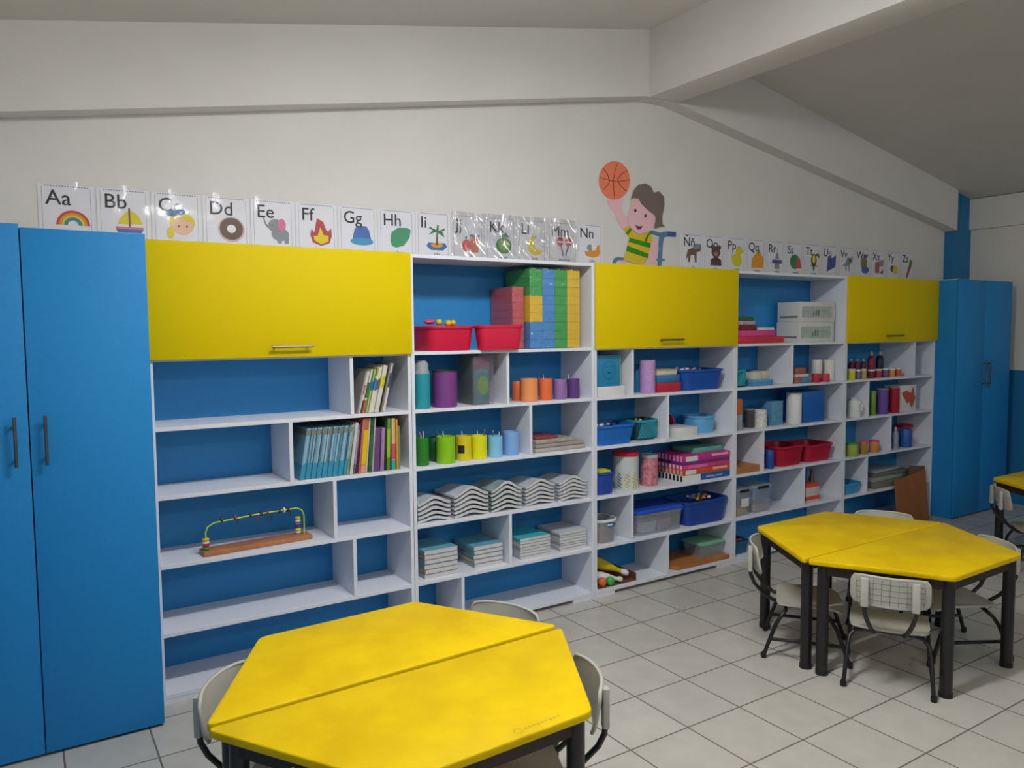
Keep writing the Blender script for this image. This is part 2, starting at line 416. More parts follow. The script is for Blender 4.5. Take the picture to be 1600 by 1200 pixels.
# ------------------------------------------------------------------ tables
def table_mat():
    m = bpy.data.materials.new('worn yellow table paint'); m.use_nodes = True; nt = m.node_tree; b = nt.nodes['Principled BSDF']; L = nt.links
    tc = nt.nodes.new('ShaderNodeTexCoord')
    n1 = nt.nodes.new('ShaderNodeTexNoise'); n1.inputs['Scale'].default_value = 4.5; n1.inputs['Detail'].default_value = 5; L.new(tc.outputs['Object'], n1.inputs['Vector'])
    r = nt.nodes.new('ShaderNodeValToRGB'); r.color_ramp.elements[0].position = .34; r.color_ramp.elements[1].position = .62
    r.color_ramp.elements[0].color = (lin(222), lin(184), 0, 1); r.color_ramp.elements[1].color = (lin(238), lin(201), lin(0), 1)
    L.new(n1.outputs['Fac'], r.inputs[0]); L.new(r.outputs[0], b.inputs['Base Color'])
    n2 = nt.nodes.new('ShaderNodeTexNoise'); n2.inputs['Scale'].default_value = 60; L.new(tc.outputs['Object'], n2.inputs['Vector'])
    bp = nt.nodes.new('ShaderNodeBump'); bp.inputs['Strength'].default_value = .15; bp.inputs['Distance'].default_value = .003
    L.new(n2.outputs['Fac'], bp.inputs['Height']); L.new(bp.outputs['Normal'], b.inputs['Normal']); b.inputs['Roughness'].default_value = .5; b.inputs['Specular IOR Level'].default_value = .2
    return m
m_table = table_mat(); m_tmark = M('faint table stamp', (206, 170, 4), .5)
m_apron = M('dark brown apron', (44, 30, 26), .55)
def trapezoid_table(loc, rz, label, s=.608, mark=None):
    hh = s * .866
    t = thing('trapezoid_table', label, 'table', (loc[0], loc[1], 0), rz, 'yellow half-hexagon tables')
    P = [(-s, 0), (s, 0), (s / 2, hh), (-s / 2, hh)]
    b = MB(); b.prism(rpoly(P, .028), .525, .55, m_table, bev=.005); b.build('tabletop', t, ang=50)
    def inset(d):
        k3 = math.sqrt(3)
        return [(-s + d * k3, d), (s - d * k3, d), (s / 2 - d / k3, hh - d), (-s / 2 + d / k3, hh - d)]
    Q, Q2 = inset(.03), inset(.045)
    b = MB()
    for i in range(4):
        j = (i + 1) % 4
        b.loft([[(*Q[i], .475), (*Q[j], .475), (*Q2[j], .475), (*Q2[i], .475)], [(*Q[i], .5245), (*Q[j], .5245), (*Q2[j], .5245), (*Q2[i], .5245)]], m_apron)
    b.build('apron', t)
    L = inset(.037); L = [(-s + .078, .037), (s - .078, .037), (s / 2 - .028, hh - .042), (-s / 2 + .028, hh - .042)]
    for p in L:
        b = MB(); b.tube([(*p, .005), (*p, .524)], .0265, m_bframe, n=18); lg = b.build('leg', t)
        b = MB(); b.lathe([(.0285, 0), (.0285, .02), (.027, .024)], *p, m_black, n=18); b.build('foot_cap', lg)
    if mark:
        b = MB(); x, y = mark
        for i in range(8):
            a = 2 * PI * i / 8
            b.box(x + .012 * math.cos(a) - .003, x + .012 * math.cos(a) + .003, y + .012 * math.sin(a) - .003, y + .012 * math.sin(a) + .003, .55, .5503, m_tmark)
        for i in range(9):
            b.box(x - .03 - i * .014, x - .021 - i * .014, y - .006, y + .006 - (i % 3) * .003, .55, .5503, m_tmark)
        o = b.build('stamped_mark', t); o['label'] = 'faint stamped mark on the table top'
    return t
R2 = math.radians
trapezoid_table((.628, -1.375), R2(2.1), 'nearer yellow half-hexagon table, the half toward the shelves', s=.611)
trapezoid_table((.625, -1.397), R2(181.8), 'nearest yellow half-hexagon table at the bottom of the photo', s=.611, mark=(-.07, .50))
trapezoid_table((3.253, -1.337), R2(0.2), 'yellow half-hexagon table of the right pair, the half toward the shelves', s=.60)
trapezoid_table((3.256, -1.345), R2(180.5), 'yellow half-hexagon table of the right pair, the half away from the shelves', s=.60)
trapezoid_table((5.70, -1.38), R2(0), 'yellow half-hexagon table cut by the right edge of the photo, before the right wardrobe', s=.605)
trapezoid_table((5.70, -1.40), R2(180), 'front half of the far right yellow table pair, cut by the photo edge', s=.605)

# ------------------------------------------------------------------ chairs
m_chair = M('grey white chair plastic', (186, 184, 172), .45, noise=.04, nscale=12)
m_groove = M('chair grid groove', (96, 98, 92), .6)
def shell(b, fn, nu, nv, th, m):
    """closed thin shell: fn(u,v) -> point, normal"""
    top = []; bot = []
    for i in range(nu + 1):
        a = []; c = []
        for j in range(nv + 1):
            p, n = fn(i / nu * 2 - 1, j / nv * 2 - 1)
            a.append(b.bm.verts.new(p + n * th / 2)); c.append(b.bm.verts.new(p - n * th / 2))
        top.append(a); bot.append(c)
    for i in range(nu):
        for j in range(nv):
            b.face([top[i][j], top[i + 1][j], top[i + 1][j + 1], top[i][j + 1]], m)
            b.face([bot[i][j], bot[i][j + 1], bot[i + 1][j + 1], bot[i + 1][j]], m)
    for i in range(nu):
        b.face([top[i][0], bot[i][0], bot[i + 1][0], top[i + 1][0]], m); b.face([top[i][nv], top[i + 1][nv], bot[i + 1][nv], bot[i][nv]], m)
    for j in range(nv):
        b.face([top[0][j], top[0][j + 1], bot[0][j + 1], bot[0][j]], m); b.face([top[nu][j], bot[nu][j], bot[nu][j + 1], top[nu][j + 1]], m)
def sq(u, v, k=.32):      # square to rounded square
    r = math.sqrt(max(0, 1 - k * v * v * abs(v) ** 3 * .5)); q = math.sqrt(max(0, 1 - k * u * u * abs(u) ** 3 * .5))
    return u * r, v * q
def make_chair(label):
    t = thing('school_chair', label, 'chair', (0, 0, 0), 0, 'small grey school chairs')
    b = MB()
    def seat(u, v):
        x, y = sq(u, v); z = .262 - .012 * (1 - u * u) * (1 - v * v) + .006 * u * u
        if v > .55: z -= .05 * (v - .55) ** 2 * 2
        return Vector((x * .165, y * .155 + .01, z)), Vector((0, 0, 1))
    shell(b, seat, 16, 16, .011, m_chair); b.build('seat', t, ang=60)
    def backf(u, v):
        x, z = sq(u, v); y = -.252 + .035 * u * u - (v + 1) * .012
        n = Vector((-.35 * u, 1, .1)).normalized()
        return Vector((x * .153, y, .472 + z * .066)), n
    b = MB(); shell(b, backf, 18, 10, .010, m_chair)
    for i in range(1, 20):      # raised rim
        pass
    bk = b.build('backrest', t, ang=60)
    b = MB()
    for i in range(-4, 5):
        pts = [backf(i / 4.6, v)[0] - backf(i / 4.6, v)[1] * .0052 for v in (-.86, -.4, 0, .4, .86)]
        b.tube(pts, .0009, m_groove, n=4)
    for j in (-.6, -.2, .2, .6):
        pts = [backf(u / 8, j)[0] - backf(u / 8, j)[1] * .0052 for u in range(-7, 8)]
        b.tube(pts, .0009, m_groove, n=4)
    b.build('grid_ribs', bk)
    b = MB()
    ring = []
    for k in range(48):
        a = 2 * PI * k / 48; c, s_ = math.cos(a), math.sin(a); q = max(abs(c), abs(s_)); p, n = backf(c / q, s_ / q); ring.append(p)
    ring.append(ring[0]); b.tube(ring, .0065, m_chair, n=6, caps=False); b.build('rim', bk, ang=70)
    for s_ in (-1, 1):
        b = MB(); b.box(s_ * .1 - .016, s_ * .1 + .016, -.281, -.259, .402, .53, m_chair, bev=.006); b.build('tube_socket', bk)
    for s_, yf, ysd in ((-1, -.20, -.10), (1, .19, .085)):
        P = [(-.18, yf, .008), (-.175, yf * .8 + ysd * .2, .07), (-.168, yf * .45 + ysd * .55, .17), (-.16, yf * .2 + ysd * .8, .212), (-.138, ysd, .234), (-.10, ysd, .241), (0, ysd, .243)]
        pts = P + [(-x, y, z) for x, y, z in P[-2::-1]]
        b = MB(); b.tube(pts, .0095, m_bframe, n=10); b.build('leg_frame', t, ang=70)
    for s_ in (-1, 1):
        b = MB(); b.tube([(s_ * .172, -.168, .095), (s_ * .172, .155, .095)], .0085, m_bframe); b.build('stretcher', t)
        b = MB(); b.tube([(s_ * .1, -.270, .42), (s_ * .1, -.268, .385), (s_ * .09, -.25, .34), (s_ * .074, -.21, .29), (s_ * .062, -.16, .255), (s_ * .055, -.11, .246), (s_ * .055, .09, .246)], .0095, m_bframe); b.build('back_support', t, ang=70)
        for y in (-.20, .19):
            b = MB(); b.lathe([(.011, 0), (.0135, .004), (.0135, .022), (.011, .028)], s_ * .18, y, m_black, n=12); b.build('foot_cap', t)
    return t
spots = [(.315, -1.255, -40, 'grey school chair at the nearer yellow table, on the side by the left blue wardrobe'),
         (.44, -1.69, 35, 'grey school chair at the bottom edge of the photo, left front side of nearer table'),
         (.975, -1.17, 206, 'grey school chair behind the nearer yellow table, only its rounded back top showing'),
         (.885, -1.595, 157, 'grey school chair at the right front side of the nearer yellow table'),
         (2.922, -1.163, -52, 'grey school chair at the left end of the right yellow table, seen from its side'),
         (2.972, -1.567, 31.3, 'grey school chair with gridded backrest facing the camera, before the right yellow table'),
         (3.527, -1.55, 150, 'grey school chair pushed under the right side of the right yellow table'),
         (3.64, -1.135, 214, 'grey school chair behind the right yellow table, by the cardboard sheet'),
         (5.33, -1.205, -50, 'grey school chair at the far yellow table by the right edge of the photo')]
ch0 = None
for x, y, a, lb in spots:
    if ch0 is None:
        ch0 = make_chair(lb); ch0.location = (x, y, 0); ch0.rotation_euler = (0, 0, R2(a - 90))
    else: dup(ch0, (x, y, 0), R2(a - 90), lb)

# ------------------------------------------------------------------ alphabet cards on the wall
m_card = M('card paper', (226, 226, 232), .5)
m_ink = M('card ink', (38, 38, 42), .6)
m_inkg = M('card grey ink', (120, 120, 124), .6)
m_lam = film('laminate film', gloss=.025, rough=.08, bump=.03, scale=9)
m_lamc = film('creased laminate film', gloss=.24, rough=.12, bump=.05, scale=20)
def C_(r, g, b_): return M('print %d %d %d' % (r, g, b_), (r, g, b_), .6)
BR, BL, YE, GR, RD, GY, TE, OR, PK, BK, PU, WH, SK = C_(120, 88, 62), C_(60, 110, 170), C_(225, 205, 30), C_(50, 130, 80), C_(200, 60, 70), C_(140, 145, 150), C_(50, 140, 150), C_(225, 150, 40), C_(215, 120, 150), C_(50, 45, 50), C_(95, 80, 150), C_(235, 235, 235), C_(235, 190, 160)
def ell(cx, cy, rx, ry, m, a0=0, a1=360, n=20): return ([(cx + rx * math.cos(R2(a0 + (a1 - a0) * i / n)), cy + ry * math.sin(R2(a0 + (a1 - a0) * i / n))) for i in range(n if abs(a1 - a0) == 360 else n + 1)], m)
def ring(cx, cy, r0, r1, m, a0=0, a1=180, n=16):
    return ([(cx + r1 * math.cos(R2(a0 + (a1 - a0) * i / n)), cy + r1 * math.sin(R2(a0 + (a1 - a0) * i / n))) for i in range(n + 1)] + [(cx + r0 * math.cos(R2(a1 - (a1 - a0) * i / n)), cy + r0 * math.sin(R2(a1 - (a1 - a0) * i / n))) for i in range(n + 1)], m)
def pg(m, *p): return (list(p), m)
ART = {   # drawings in card units: x -.5..+.5 of the drawing, y 0..1
 'Aa': ('rainbow', [ring(0, .3, .42, .5, RD), ring(0, .3, .34, .42, OR), ring(0, .3, .27, .34, YE), ring(0, .3, .16, .27, TE)]),
 'Bb': ('boat', [pg(YE, (-.38, .42), (-.3, .62), (-.1, .85), (.05, .92), (.3, .75), (.42, .45)), pg(BR, (-.03, .3), (.03, .3), (.03, 1.0), (-.03, 1.0)), pg(BL, (-.45, .28), (.45, .28), (.32, .05), (-.32, .05)), pg(PK, (-.45, .34), (.45, .34), (.43, .26), (-.43, .26))]),
 'Cc': ('blond child face', [ell(0, .6, .44, .36, YE), ell(.02, .48, .36, .34, SK), pg(YE, (-.36, .6), (-.1, .78), (.36, .62), (.3, .88), (-.2, .92)), ell(-.34, .92, .2, .12, BL), ell(-.04, .98, .16, .12, BL), ell(-.4, .2, .12, .2, YE), ell(-.12, .46, .03, .04, BK), ell(.16, .46, .03, .04, BK)]),
 'Dd': ('doughnut', [ell(0, .45, .48, .48, C_(205, 180, 170)), ell(0, .47, .42, .42, C_(110, 84, 76)), ell(0, .47, .16, .16, WH)]),
 'Ee': ('elephant', [ell(.1, .35, .34, .26, GY), pg(GY, (-.1, .3), (.0, .0), (.14, .0), (.16, .2), (.25, .2), (.26, 0), (.42, 0), (.44, .4)), ell(-.08, .68, .28, .26, GY), pg(GY, (-.3, .68), (-.48, .75), (-.56, .98), (-.5, .98), (-.38, .6), (-.1, .44)), ell(.16, .72, .16, .24, PK), ell(-.2, .7, .02, .03, BK)]),
 'Ff': ('flame', [pg(C_(185, 70, 80), (0, -.02), (-.34, .1), (-.44, .4), (-.38, .66), (-.28, .5), (-.2, .85), (-.16, 1.08), (.1, .95), (.22, .62), (.3, .58), (.42, .72), (.44, .4), (.34, .1)), pg(YE, (0, .04), (-.28, .2), (-.3, .36), (-.14, .38), (-.02, .74), (.1, .42), (.3, .4), (.3, .18))]),
 'Gg': ('jelly', [pg(C_(80, 110, 180), (-.42, .25), (-.32, .7), (-.2, .88), (.2, .88), (.32, .7), (.42, .25)), ell(0, .24, .5, .16, C_(70, 150, 190))]),
 'Hh': ('leaf', [pg(C_(70, 150, 110), (-.46, .35), (-.4, .7), (-.1, .9), (.3, .92), (.48, .84), (.42, .5), (.15, .15), (-.2, .05), (-.4, .12))]),
 'Ii': ('palm island', [pg(BL, (-.5, .2), (-.4, .34), (.4, .34), (.5, .2), (.3, .02), (-.3, .02)), ell(0, .24, .3, .1, OR), pg(BR, (-.06, .24), (.06, .24), (.04, .8), (-.02, .8)), pg(GR, (0, .92), (-.2, .88), (-.4, .66), (-.1, .8), (0, .82)), pg(GR, (0, .82), (-.3, 1.02), (-.38, .98), (-.1, .94)), pg(GR, (-.04, .84), (.02, 1.14), (.1, 1.12), (.08, .84)), pg(GR, (.02, .82), (.36, 1.0), (.4, .92), (.1, .8)), pg(GR, (.02, .9), (.26, .84), (.38, .6), (.1, .76), (.0, .8))]),
 'Jj': ('juice glass with apple', [pg(C_(200, 120, 90), (-.02, .0), (.36, .0), (.44, .78), (-.08, .78)), pg(C_(90, 140, 190), (-.08, .72), (.44, .72), (.44, .8), (-.08, .8)), ell(-.24, .3, .24, .26, C_(220, 80, 90)), pg(GR, (-.24, .54), (-.34, .66), (-.2, .72))]),
 'Kk': ('kiwi', [ell(0, .38, .42, .38, C_(70, 130, 60)), ell(0, .4, .3, .26, C_(110, 170, 70)), ell(0, .42, .1, .08, YE), pg(GR, (-.24, .76), (.1, .98), (.3, .76))]),
 'Ll': ('moon', [([( .16 + .46 * math.cos(R2(a)) - .1, .45 + .46 * math.sin(R2(a))) for a in range(80, 331, 10)] + [(.28 + .34 * math.cos(R2(a)), .58 + .34 * math.sin(R2(a))) for a in range(300, 99, -10)], YE)]),
 'Mm': ('maracas', [ell(-.24, .72, .2, .22, RD), ell(.24, .72, .2, .22, RD), pg(BK, (-.22, .55), (-.1, .0), (-.04, .0), (-.16, .55)), pg(BK, (.2, .55), (.06, .05), (.12, .02), (.28, .55)), pg(WH, (-.42, .74), (-.06, .74), (-.06, .66), (-.42, .66)), pg(WH, (.06, .74), (.42, .74), (.42, .66), (.06, .66))]),
 'Nn': ('nest', [pg(OR, (-.48, .3), (-.4, .1), (0, .0), (.4, .08), (.5, .3), (.44, .68), (.3, .6), (.2, .38), (-.2, .34)), ell(-.15, .5, .18, .16, GY), ell(.08, .52, .14, .14, WH)]),
 'Ññ': ('wildebeest', [pg(BR, (-.4, .7), (-.1, .8), (.1, 1.0), (.5, 1.0), (.46, .66), (.2, .6), (.2, .1), (.08, .1), (.04, .45), (-.2, .45), (-.26, .1), (-.38, .1), (-.38, .4), (-.5, .2), (-.5, .4)), pg(GY, (-.1, .8), (.1, 1.02), (.46, 1.02), (.4, .8), (.1, .72))]),
 'Oo': ('brown bear', [ell(0, .68, .32, .28, C_(100, 70, 64)), ell(-.24, .92, .12, .12, C_(100, 70, 64)), ell(.24, .92, .12, .12, C_(100, 70, 64)), ell(0, .58, .14, .1, C_(170, 130, 120)), pg(C_(84, 62, 60), (-.4, .0), (.4, .0), (.36, .3), (.1, .42), (-.1, .42), (-.36, .3))]),
 'Pp': ('yellow duckling', [ell(-.02, .34, .38, .34, C_(215, 205, 20)), ell(.14, .84, .24, .24, C_(215, 205, 20)), pg(OR, (.34, .88), (.5, .8), (.34, .74)), pg(C_(215, 205, 20), (-.38, .4), (-.48, .62), (-.3, .55))]),
 'Qq': ('cheese wedge', [pg(OR, (-.48, .0), (.42, .0), (.48, .5), (.1, .98), (-.4, .5))]),
 'Rr': ('robot', [pg(GY, (-.2, .0), (.2, .0), (.2, .5), (-.2, .5)), pg(PU, (-.42, .3), (.42, .3), (.36, .5), (-.36, .5)), pg(GY, (-.16, .55), (.16, .55), (.1, .85), (-.1, .85)), pg(GY, (-.02, .85), (.02, .85), (.02, 1.1), (-.02, 1.1))]),
 'Ss': ('watermelon', [ell(-.08, .45, .42, .4, GR), pg(C_(200, 80, 80), (.0, .1), (.5, .1), (.34, .66), (.1, .7))]),
 'Tt': ('toucan', [ell(0, .6, .24, .36, BK), ell(0, .66, .14, .24, YE), pg(BR, (.05, .9), (.36, 1.02), (.5, .8), (.4, .72), (.3, .86), (.1, .8)), pg(BK, (-.08, .3), (.1, .3), (.04, .0), (-.06, .0)), pg(BR, (-.3, .32), (.34, .32), (.34, .26), (-.3, .26))]),
 'Uu': ('blue cloth', [pg(C_(66, 84, 150), (-.4, .0), (-.3, .9), (.1, .8), (.44, .98), (.4, .3))]),
 'Vv': ('spotted animal', [pg(GY, (-.5, .4), (-.2, .6), (.0, .96), (.2, .86), (.48, 1.0), (.4, .6), (.2, .5), (.2, .1), (.1, .1), (.05, .4), (-.1, .4), (-.1, .1), (-.2, .1), (-.24, .4)), ell(.2, .74, .1, .1, BK)]),
 'Ww': ('seated figure', [ell(0, .62, .32, .36, C_(130, 120, 60)), ell(.05, .96, .12, .16, GY), ell(.14, .24, .36, .22, BL)]),
 'Xx': ('toy instrument', [pg(C_(170, 90, 90), (-.42, .1), (.0, .1), (.0, .8), (-.42, .74)), pg(GY, (.0, .5), (.4, .5), (.44, .92), (.0, .86)), pg(C_(170, 90, 90), (.0, .1), (.4, .06), (.4, .4), (.2, .22))]),
 'Yy': ('yoyo', [ell(-.2, .42, .2, .2, C_(110, 90, 80)), ell(.14, .36, .26, .26, YE)]),
 'Zz': ('carrot', [pg(C_(150, 70, 60), (-.3, -.08), (-.12, -.1), (.3, .62), (.02, .72)), pg(GR, (.02, .68), (.28, .6), (.4, 1.0), (.12, 1.06))]),
}
CAPT = {'Ff': 'fuego', 'Gg': 'gelatina', 'Hh': 'hoja', 'Ii': 'isla', 'Jj': 'jugo', 'Kk': 'kiwi', 'Ll': 'luna', 'Mm': 'maracas', 'Nn': 'nido', 'Ññ': 'ñu', 'Oo': 'oso', 'Pp': 'pato', 'Qq': 'queso', 'Rr': 'robot', 'Ss': 'sandía', 'Tt': 'tucán'}
def card(x0, z0, key, wd, shiny):
    what, shapes = ART[key]
    article = 'an' if what[0] in 'aeiou' else 'a'
    t = thing('alphabet_card', 'laminated %s alphabet card with %s %s drawing' % (key, article, what), 'alphabet card', (x0 + wd / 2, YF - .0015, z0), 0, 'laminated alphabet cards along the wall')
    b = MB(); b.box(-wd / 2 + .004, wd / 2 - .004, -.0009, 0, 0, .252, m_card); b.build('card', t)
    b = MB()
    for i in range(16):
        x = -.078 + i * .0107
        b.box(x - .003, x + .003, -.0014, -.0009, .243, .247, m_inkg); b.box(x - .003, x + .003, -.0014, -.0009, .004, .008, m_inkg)
    for i in range(2):
        b.box(-.0925 + i * .185 - .0006, -.0925 + i * .185 + .0006, -.0013, -.0009, .01, .24, m_inkg)
    b.build('dotted_border', t)
    text('letters', key, .090, m_ink, (-.08, -.0014, .166), FRONT, t, bold=0 if key == 'Mm' else .0005, align='LEFT')
    b = MB(); big = .145 if x0 > 3.4 else .13
    cx, cz, sw, sh = .022, .042, big, big * .98
    for k, (pts, m) in enumerate(shapes):
        y = -.0012 - .0003 * k
        q = [Vector((cx + p[0] * sw, y, cz + p[1] * sh)) for p in pts]
        bmv = [b.bm.verts.new(p) for p in q]
        for tri in tessellate_polygon([[Vector((p.x, p.z, 0)) for p in q]]): b.face([bmv[i_] for i_ in tri], m)
    for f in b.bm.faces:
        f.normal_update()
        if f.normal.y > 0: f.normal_flip()
    b.build('drawing', t, recalc=False)
    if key in CAPT: text('caption', CAPT[key], .027, m_ink, (.022, -.0014, .014), FRONT, t)
    # laminate sheet, a little larger and curling off the wall at its top
    b = MB(); NX, NZ = (44, 16) if shiny > 1 else (12, 12); V = []
    for i in range(NX + 1):
        row = []
        for j in range(NZ + 1):
            u, v = i / NX, j / NZ
            y = -.0065 - .0035 * shiny * (.5 if shiny < 1 else 1) * (v ** 2) * (1 + math.sin(u * 9 + x0 * 7)) - .0012 * (1 if shiny > 1 else .25) * math.sin(u * 5 + v * 7 + x0 * 3) ** 2 * (1 + shiny)
            if shiny > 1: y -= .0022 * max(0, min(1, (v - .25 - .15 * math.sin(u * 6 + x0 * 5)) * 3)) * (1 + math.sin(u * 38 + 3 * math.sin(v * 5 + x0 * 9) + 2 * math.sin(u * 11)))
            elif shiny > .5: y -= .003 * max(0, v - .8) * 5 * (1 + math.sin(u * 8 + x0 * 6))
            row.append(b.bm.verts.new((-wd / 2 + .0006 + u * (wd - .0012), y, -.004 + v * .272)))
        V.append(row)
    for i in range(NX):
        for j in range(NZ): b.face([V[i][j], V[i + 1][j], V[i + 1][j + 1], V[i][j + 1]], m_lamc if shiny > 1 else m_lam)
    b.build('laminate', t, ang=80, recalc=False)
for i, k in enumerate(['Aa', 'Bb', 'Cc', 'Dd', 'Ee', 'Ff', 'Gg', 'Hh', 'Ii', 'Jj', 'Kk', 'Ll', 'Mm', 'Nn']):
    card(-.27 + i * .2226, 2.012 + i * .0018, k, .2226, 2.2 if 8 < i < 13 else .7)
for i, k in enumerate(['Ññ', 'Oo', 'Pp', 'Qq', 'Rr', 'Ss', 'Tt', 'Uu', 'Vv', 'Ww', 'Xx', 'Yy', 'Zz']):
    card(3.533 + i * .2235, 2.03 - i * .0002, k, .2235, .2)

# ------------------------------------------------------------------ sticker of a child in a wheelchair holding up a ball
st = thing('wall_sticker', 'cut-out wall sticker of a child in a wheelchair raising an orange basketball', 'wall sticker', (3.2, YF - .001, 2.02))
def W(u, v):
    x, z = wallxz(900 + u / 5.3333, 230 + v / 5.3333); return (x - 3.2, z - 2.02)
def flat(name, polys, lay, lab=None, base=None):
    b = MB()
    for k, (pts, m) in enumerate(polys):
        y = -.0012 * lay - .0004 * k
        q = [W(*p) for p in pts]
        b.loft([[(p[0], y + .0012, p[1]) for p in q], [(p[0], y, p[1]) for p in q]], m)
    o = b.build(name, st)
    if lab: o['label'] = lab
    return o
sk = M('sticker skin', (236, 190, 196), .5); hr = M('sticker hair', (118, 104, 96), .5); bo = M('sticker ball', (238, 128, 94), .5); bl = M('sticker ball seam', (120, 50, 36), .5)
ty = M('sticker shirt yellow', (222, 190, 40), .5); tg = M('sticker shirt green', (50, 140, 10), .5); wc = M('sticker chair blue', (90, 130, 160), .5); wd_ = M('sticker grip', (66, 84, 150), .5)
def EP(cx, cy, rx, ry, n=28, rot=0): return [(cx + rx * math.cos(2 * PI * i / n) * math.cos(rot) - ry * math.sin(2 * PI * i / n) * math.sin(rot), cy + rx * math.cos(2 * PI * i / n) * math.sin(rot) + ry * math.sin(2 * PI * i / n) * math.cos(rot)) for i in range(n)]
flat('push_handle', [([(600, 712), (640, 690), (700, 712), (760, 700), (836, 708), (836, 748), (770, 744), (738, 752), (728, 800), (716, 990), (680, 990), (690, 800), (696, 745), (640, 726)], wc), ([(765, 702), (836, 708), (836, 748), (765, 742)], wd_), ([(660, 925), (742, 930), (742, 950), (660, 945)], wc), ], 1, 'blue grey wheelchair push handle')
flat('footrest', [([(300, 975), (320, 925), (350, 915), (400, 920), (400, 940), (350, 942), (330, 975)], wc)], 1, 'blue grey wheelchair tube')
flat('arm', [([(255, 440), (300, 425), (400, 430), (378, 490), (400, 560), (440, 600), (460, 650), (420, 690), (392, 690), (350, 620), (320, 540), (280, 500)], sk)], 2, 'raised pink arm')
flat('arm', [([(630, 740), (680, 760), (690, 850), (660, 985), (560, 985), (600, 930)], sk)], 2, 'lowered pink arm')
flat('leg', [([(380, 948), (470, 965), (540, 985), (370, 985)], sk)], 2, 'pink skin')
flat('basketball', [(EP(321, 275, 130, 160), bo)], 3, 'orange ball')
def seam(pts, wpx=4):
    out1 = []; out2 = []
    for i, p in enumerate(pts):
        a = pts[max(0, i - 1)]; c = pts[min(len(pts) - 1, i + 1)]; dx, dy = c[0] - a[0], c[1] - a[1]; l = math.hypot(dx, dy)
        out1.append((p[0] - dy / l * wpx / 2, p[1] + dx / l * wpx / 2)); out2.append((p[0] + dy / l * wpx / 2, p[1] - dx / l * wpx / 2))
    return out1 + out2[::-1]
flat('ball_seams', [(seam([(352, 125), (325, 190), (312, 275), (314, 350), (322, 432)]), bl), (seam([(195, 250), (260, 272), (330, 285), (400, 280), (448, 270)]), bl), (seam([(225, 175), (262, 225), (278, 285), (262, 320), (225, 355)]), bl), (seam([(430, 195), (380, 220), (345, 270), (360, 310), (420, 370)]), bl)], 4.4)
flat('shirt', [([(395, 680), (430, 652), (470, 690), (510, 730), (560, 725), (600, 700), (640, 740), (625, 800), (600, 920), (550, 985), (395, 940), (420, 860), (445, 740), (420, 730)], ty)], 4, 'yellow shirt with green stripes')
flat('shirt_stripes', [([(448, 755), (620, 800), (618, 840), (440, 790)], tg), ([(425, 820), (605, 890), (598, 925), (418, 865)], tg), ([(412, 715), (450, 672), (462, 688), (432, 732)], tg), ([(570, 780), (590, 730), (625, 700), (640, 708), (602, 740), (588, 790)], tg)], 5.2, 'green stripes')
flat('head', [([(470, 420), (560, 420), (660, 560), (655, 640), (610, 700), (520, 728), (450, 670), (425, 600), (450, 500)], sk)], 5, 'pink face')
flat('hair', [([(455, 435), (478, 360), (520, 312), (575, 302), (625, 330), (645, 378), (690, 368), (730, 410), (736, 480), (716, 580), (718, 640), (740, 660), (700, 665), (650, 680), (662, 600), (655, 570), (590, 520), (540, 470), (520, 430), (480, 425)], hr)], 6.2, 'brown hair')
flat('face_features', [(EP(492, 528, 9, 14), m_ink), (EP(576, 572, 9, 14), m_ink), ([(492, 648), (520, 660), (555, 656), (535, 684), (510, 688)], C_(120, 50, 70))], 6.4, 'dot eyes and open mouth')

# ------------------------------------------------------------------ things on the shelves
PANELS = {r: [] for r in range(6)}
for n in range(1, 6):
    for r in range(6): PANELS[r] += [(bounds[n - 1] - T, bounds[n - 1] + T + .002), (bounds[n] - T - .002, bounds[n] + T)]
    for r, ua, ub in divs[n]:
        xc = (X(ua, 0, (ROW[r] + S[r]) / 2) + X(ub, 0, (ROW[r] + S[r]) / 2)) / 2; PANELS[r].append((xc - T / 2, xc + T / 2))
def row_of(z): return max([r for r in range(6) if ROW[r] <= z + .002], key=lambda r: ROW[r])
def fit(xa, xb, z, pad=.002):       # keep a thing between the upright panels of its bay
    r = row_of(z); c = (xa + xb) / 2
    lo = max([b_ for a_, b_ in PANELS[r] if (a_ + b_) / 2 < c]) + pad; hi = min([a_ for a_, b_ in PANELS[r] if (a_ + b_) / 2 > c]) - pad
    w_ = min(xb - xa, hi - lo)
    if xa < lo: xa, xb = lo, max(lo + .6 * (xb - xa), min(xb, hi))
    if xb > hi: xa, xb = min(xa, hi - .6 * (xb - xa)) if xa > lo else xa, hi
    return max(xa, lo), min(xb, hi)
def depth_of(p): return (Vector(p) - CAM).dot(FW)
def crad(ua, ub, y, z):
    x = X((ua + ub) / 2, y, z); return x, (ub - ua) / 2 * depth_of((x, y, z)) / FPX * .97
